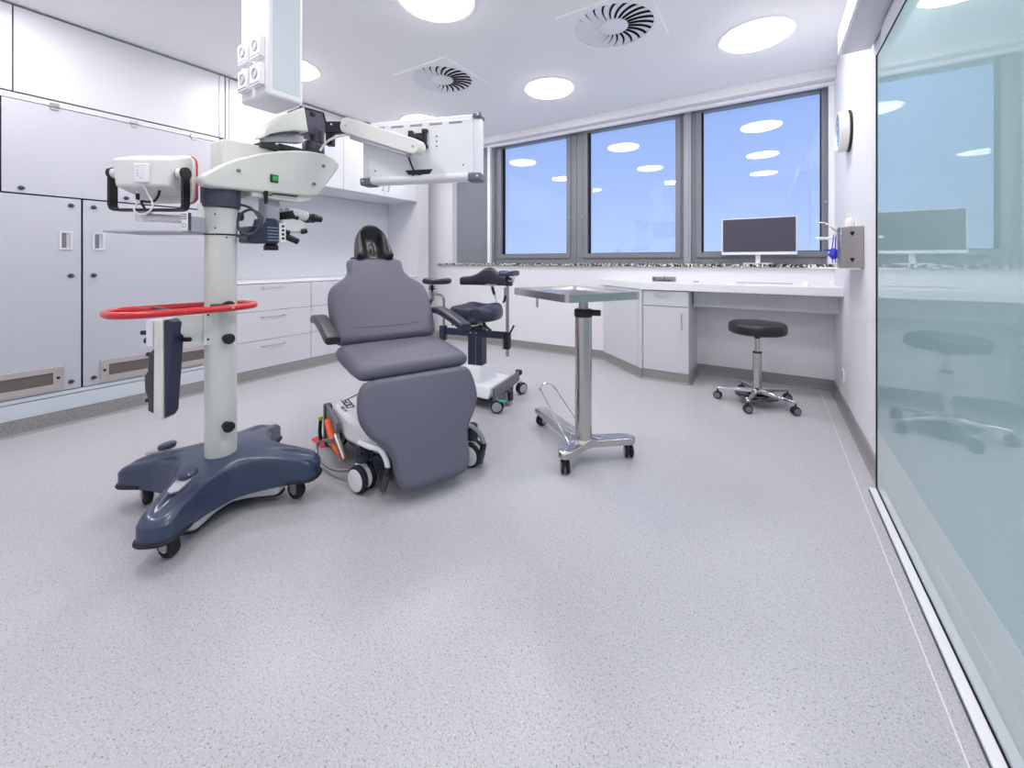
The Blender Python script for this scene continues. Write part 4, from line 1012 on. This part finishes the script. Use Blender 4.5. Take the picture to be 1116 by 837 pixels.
MB().box((-.02, .18, .894), (.085, .225, .905)).build('backrest_bracket', satin_m, dc, world=False, bev=.002)
MB().tube(cr([(.03, .20, .90), (.045, .205, .84), (.068, .21, .78), (.075, .19, .70), (.05, .12, .645), (.02, .02, .636)], 6), .009, 10).build('backrest_stem', chrome_m, dc, world=False)
MB().tube([(.034, .200, .885), (.046, .205, .835), (.052, .206, .82)], .0125, 10).build('stem_grip', black_m, dc, world=False)
# left arm support (bent post)
lp_ = MB().tube(cr([(-.285, -.052, .50), (-.285, -.052, .62), (-.285, -.052, .775), (-.300, -.055, .815), (-.345, -.060, .826), (-.372, -.062, .828)], 6), .0105, 12).build('arm_post', satin_m, dc, world=False)
MB().box((-.315, -.075, .455), (-.262, -.03, .575)).build('post_clamp', navy_d_m, lp_, world=False, bev=.006)
MB().cyl((-.392, -.062, .775), (-.392, -.062, .852), .018, seg=16).build('post_sleeve', satin_m, lp_, world=False, bev=.002)
MB().tube(cr([(-.392, -.07, .785), (-.395, -.09, .75), (-.44, -.11, .722)], 4), .011, 10).build('sleeve_lever', black_m, lp_, world=False)
MB().cyl((-.392, -.062, .852), (-.392, -.062, .905), .010, seg=12).disc((-.392, -.062, .872), (0, 0, 1), .030, .010, 18).disc((-.392, -.062, .890), (0, 0, 1), .022, .010, 18).build('pad_joint', black_m, lp_, world=False)
pd = lambda x, y: -.014*math.exp(-(x/.05)**2)
po = [(.12*math.copysign(abs(math.cos(a))**.6, math.cos(a)), .065*math.copysign(abs(math.sin(a))**.6, math.sin(a))) for a in [2*PI*k/36 for k in range(36)]]
pad('arm_pad', po, 0, .026, T(-.345, -.06, .938) @ RZ(.2), navy_uph_m, dc, edge=.25, extra=pd)
# right arm support (straight post)
rp_ = MB().cyl((.285, -.052, .375), (.285, -.052, .912), .0125, seg=16).build('arm_post', satin_m, dc, world=False)
MB().box((.262, -.078, .430), (.306, -.028, .560)).build('post_clamp', black_m, rp_, world=False, bev=.006)
MB().cyl((.300, -.06, .535), (.345, -.07, .615), .0075, seg=10).build('clamp_lever', black_m, rp_, world=False)
MB().cyl((.238, -.03, .42), (.238, -.03, .50), .007, seg=10).build('stop_pin', satin_m, rp_, world=False)
MB().box((.262, -.072, .840), (.283, -.035, .900)).build('sleeve', satin_m, rp_, world=False, bev=.002)
MB().tube([(.272, -.065, .838), (.270, -.075, .80), (.262, -.078, .785)], .010, 8).build('sleeve_lever', black_m, rp_, world=False)
MB().cyl((.285, -.052, .912), (.285, -.052, .985), .016, seg=14).disc((.285, -.052, .935), (0, 0, 1), .030, .010, 18).disc((.285, -.052, .960), (0, 0, 1), .026, .012, 18).build('pad_joint', black_m, rp_, world=False)
MB().tube([(.30, -.06, .955), (.335, -.065, .950), (.345, -.065, .985), (.32, -.06, 1.0)], .012, 10).build('joint_chrome', chrome_m, rp_, world=False)
pr = [(.060*math.copysign(abs(math.cos(a))**.6, math.cos(a)), .12*math.copysign(abs(math.sin(a))**.6, math.sin(a))) for a in [2*PI*k/36 for k in range(36)]]
pad('arm_pad', pr, 0, .014, T(.288, -.03, 1.000), navy_uph_m, dc, edge=.25, extra=lambda x, y: .022*min(1, abs(x)/.06)**2)
# base (turned to the right, world coordinates)
MB().quadbox([(-2.30, 2.42, .085), (-1.73, 2.405, .085), (-1.79, 2.83, .085), (-2.30, 2.86, .085)], [(-2.22, 2.47, .165), (-1.745, 2.455, .165), (-1.80, 2.81, .165), (-2.22, 2.80, .165)]).build('base_cover', white_m, dc, bev=.014, seg=3)
MB().quadbox([(-2.16, 2.47, .150), (-1.86, 2.47, .150), (-1.86, 2.74, .150), (-2.16, 2.74, .150)], [(-2.06, 2.535, .278), (-1.895, 2.535, .278), (-1.895, 2.665, .278), (-2.06, 2.665, .278)]).build('column_shroud', white_m, dc, bev=.022, seg=4)
MB().box((-2.26, 2.46, .045), (-1.76, 2.80, .085)).build('chassis', navy_d_m, dc, bev=.004)
MB().quadbox([(-1.695, 2.41, .080), (-1.675, 2.41, .080), (-1.745, 2.875, .110), (-1.765, 2.875, .110)], [(-1.695, 2.41, .175), (-1.675, 2.41, .175), (-1.745, 2.875, .190), (-1.765, 2.875, .190)]).build('front_plate', mid_m, dc, bev=.003)
MB().box((-1.785, 2.865, .155), (-1.735, 2.90, .195)).build('corner_cap', black_m, dc, bev=.006)
MB().box((-2.33, 2.38, .10), (-2.23, 2.45, .20)).build('side_pedal', black_m, dc, bev=.01) if False else MB().lathe([(0, 0), (.035, 0), (.04, .02), (.03, .05), (0, .055)], T(-1.89, 2.33, .155), 18).build('side_knob', black_m, dc)
for i, (x, y, yw) in enumerate(((-1.665, 2.425, -60), (-1.735, 2.885, -20), (-2.27, 2.44, 10), (-2.27, 2.83, 30))):
    c = caster(dc, (x, y), .048, .024, math.radians(yw), rub_m, lg_m, lg_m, .012, twin=True, cap=.74)
MB().box((-1.655, 2.415, .085), (-1.600, 2.44, .097), RZ(0)).build('brake_pedal', teal_m, dc, bev=.004)
MB().quadbox([(-1.69, 2.56, .02), (-1.66, 2.56, .02), (-1.67, 2.66, .02), (-1.70, 2.66, .02)], [(-1.70, 2.57, .10), (-1.675, 2.57, .10), (-1.69, 2.66, .10), (-1.71, 2.66, .10)]).build('pedal_bracket', satin_m, dc, bev=.004)
MB().box((-1.705, 2.585, .035), (-1.655, 2.635, .105)).build('pedal_block', black_m, dc, bev=.006)
m = MB()
mk2 = FR((-1.90, 2.52, .1662), (0, 1, 0), (-1, 0, 0))
for i, ch in enumerate('SOO'): letters(mk2, i*.055, ch, .045, .055, .008, m)
m.build('letter_mark', dk_m, dc, smooth=False)['kind'] = 'stuff'

# ================================================================== steel tray table
tt = thing('tray_table', 'stainless steel instrument tray table on a single column with three casters', 'tray table', (-.862, 2.095, 0))
tc_ = Vector((-.914, 2.067, 0)); MTR = T(tc_.x, tc_.y, 0) @ RZ(math.radians(-31.4))
ow, oh_ = .575, .455
o1 = rrect(ow, oh_, .03); o2 = rrect(ow-.05, oh_-.05, .018); o3 = rrect(ow-.085, oh_-.085, .014)
m = MB(); n = len(o1)
def R4(o, z): return [m.bm.verts.new(MTR @ Vector((x, y, z))) for x, y in o]
r = [R4(o1, .905), R4(o1, .943), R4(o2, .943), R4(o3, .925), R4(o3, .905)]
for a_, b_ in zip(r, r[1:]):
    for k in range(n): m._f([a_[k], a_[(k+1) % n], b_[(k+1) % n], b_[k]])
for k in range(n): m._f([r[4][k], r[4][(k+1) % n], r[0][(k+1) % n], r[0][k]])
m.build('tray_rim', steel_m, tt, ang=30)
MB().prism(o3, .906, .926, MTR).build('tray_plate', steel_m, tt)
MB().lathe([(.026, .80), (.026, .8755)], T(-.862, 2.095, 0), 32).box((-.05, -.05, .880), (.05, .05, .904), T(-.862, 2.095, 0) @ RZ(math.radians(-31.4))).build('inner_post', satin_m, tt)
MB().lathe([(.048, .795), (.050, .800), (.050, .832), (.046, .838)], T(-.862, 2.095, 0), 32).cyl(Vector((-.862, 2.095, .818))+E1*.04-E2*.01, Vector((-.862, 2.095, .818))+E1*.088-E2*.03, .017, seg=16).build('clamp_collar', black_m, tt, bev=.003)
MB().lathe([(.0455, .118), (.0455, .794)], T(-.862, 2.095, 0), 48).build('column', steel_m, tt)
MB().box((-.006, -.003, .838), (.006, .003, .904), T(*W(585.5, 330, 2.3).to_2d(), 0)).build('tray_peg', satin_m, tt, bev=.001)
hub = Vector((-.87, 2.10)); tips = [Vector((-.893, 1.925)), Vector((-.665, 2.275)), Vector((-1.290, 2.405))]
oo = []
ang = [math.atan2((t_-hub).y, (t_-hub).x) for t_ in tips]; order = sorted(range(3), key=lambda i: ang[i])
for q in range(3):
    i = order[q]; d = (tips[i]-hub); L = d.length+.035; d.normalize(); n_ = Vector((-d.y, d.x)); hw = .040
    base = hub
    oo += [base+d*.10-n_*(hw+.006)] if L > .25 else []
    for k in range(-4, 5):
        a = k/4*PI/2; oo.append(base+d*(L-.045+.045*math.cos(a))+n_*hw*math.sin(a)*1.0)
    oo += [base+d*.10+n_*(hw+.006)] if L > .25 else []
    j = order[(q+1) % 3]; da = (ang[j]-ang[i]) % (2*PI); b = ang[i]+da/2; oo.append(base+Vector((math.cos(b), math.sin(b)))*(.058 if da > 2 else .075))
so = [(p.x-hub.x, p.y-hub.y) for p in cr([Vector((*p, 0)) for p in oo], 4, True)]
MB().polar(so, lambda x, y, s: .122-.008*max(0, (s-.9)/.1)**3-.012*math.hypot(x, y)+(.01 if math.hypot(x, y) < .06 else 0), lambda x, y, s: .088-.012*math.hypot(x, y), [.2, .4, .6, .75, .86, .92, .96, .985, 1], T(hub.x, hub.y, 0)).build('base', steel_m, tt, ang=50)
for p, yw in zip(tips, (32, 30, -10)):
    caster(tt, (p.x, p.y), .036, .022, math.radians(yw), rub_m, lg_m, dk_m, .008, twin=True)
MB().tube(cr([W(622, 487, 2.16), W(612, 468, 2.20), W(598, 442, 2.28), W(589, 425, 2.34), W(590.5, 419.5, 2.36), W(597, 418, 2.37), W(604, 422, 2.36), W(614, 436, 2.33), W(628, 457, 2.28)], 6), .0042, 8).build('foot_loop', chrome_m, tt)

# ================================================================== round stool
rs = thing('round_stool', 'black round swivel stool with chrome foot ring under the desk', 'stool', (-.075, 3.66, 0))
MB().lathe([(0, .540), (.175, .542), (.190, .550), (.197, .562), (.198, .600), (.192, .618), (.178, .627), (.10, .632), (0, .633)], T(-.075, 3.66, 0), 56).build('seat', blk_uph_m, rs, ang=50)
MB().lathe([(.018, .505), (.034, .525), (.036, .541)], T(-.075, 3.66, 0), 24).build('seat_boss', black_m, rs)
MB().lathe([(.0165, .395), (.0165, .515)], T(-.075, 3.66, 0), 24).lathe([(.018, .43), (.018, .435)], T(-.075, 3.66, 0), 24).build('gas_lift', steel_m, rs)
MB().lathe([(.031, .392), (.033, .396), (.031, .402)], T(-.075, 3.66, 0), 24).build('lift_ring', black_m, rs)
MB().lathe([(.0305, .115), (.0305, .392)], T(-.075, 3.66, 0), 32).build('lift_sleeve', steel_m, rs)
MB().lathe([(.045, .085), (.045, .115), (.036, .122), (.031, .126)], T(-.075, 3.66, 0), 28).build('hub', chrome_m, rs)
for k in range(5):
    a = math.radians(-101+72*k); d = Vector((math.cos(a), math.sin(a), 0)); n_ = Vector((-d.y, d.x, 0)); c = Vector((-.075, 3.66, 0))
    q0 = c+d*.03; q1 = c+d*.275
    MB().quadbox([q0-n_*.020+UP*.085, q1-n_*.012+UP*.080, q1+n_*.012+UP*.080, q0+n_*.020+UP*.085], [q0-n_*.016+UP*.118, q1-n_*.009+UP*.096, q1+n_*.009+UP*.096, q0+n_*.016+UP*.118]).build('leg', chrome_m, rs, bev=.004)
    caster(rs, (c.x+d.x*.272, c.y+d.y*.272), .031, .020, math.radians((-70, -62, -75, -60, -100)[k]), rub_m, mid_m, black_m, .018, twin=True, cap=.72)
fr_ = MB().lathe([(.122, .060), (.150, .062), (.152, .068), (.148, .072), (.122, .071), (.05, .066), (.05, .060)], T(-.075, 3.66, 0), 48).build('foot_ring', chrome_refl_m, rs)

# ================================================================== world, camera, view
w = bpy.data.worlds.new('dusk'); bpy.context.scene.world = w; w.use_nodes = True; nt = w.node_tree
bg = nt.nodes['Background']; tcn = nt.nodes.new('ShaderNodeTexCoord'); sp = nt.nodes.new('ShaderNodeSeparateXYZ')
rp = nt.nodes.new('ShaderNodeValToRGB'); mr = nt.nodes.new('ShaderNodeMapRange')
mr.inputs['From Min'].default_value = -.15; mr.inputs['From Max'].default_value = .55
nt.links.new(tcn.outputs['Generated'], sp.inputs[0]); nt.links.new(sp.outputs['Z'], mr.inputs['Value']); nt.links.new(mr.outputs[0], rp.inputs[0]); nt.links.new(rp.outputs[0], bg.inputs[0])
e = rp.color_ramp.elements
e[0].position = 0; e[0].color = srgb(166, 184, 220); e[1].position = 1; e[1].color = srgb(112, 142, 208)
x = rp.color_ramp.elements.new(.25); x.color = srgb(160, 182, 222)
x = rp.color_ramp.elements.new(.6); x.color = srgb(140, 166, 218)
bg.inputs[1].default_value = 0.76

cam = bpy.data.cameras.new('camera'); co = bpy.data.objects.new('camera', cam); C.objects.link(co)
co.location = (0, 0, EYE); co.rotation_euler = (PI/2, 0, math.radians(YAW))
cam.sensor_fit = 'HORIZONTAL'; cam.sensor_width = 36; cam.lens = FPX/1116*36; cam.shift_x = 0; cam.shift_y = -(418.5-HOR)/1116
cam.clip_start = .05
sc = bpy.context.scene; sc.camera = co
sc.view_settings.view_transform = 'Standard'; sc.view_settings.look = 'None'; sc.view_settings.gamma = 1; sc.view_settings.use_curve_mapping = False
sc.view_settings.exposure = .93
sc.cycles.max_bounces = 10; sc.cycles.diffuse_bounces = 6; sc.cycles.sample_clamp_indirect = 8
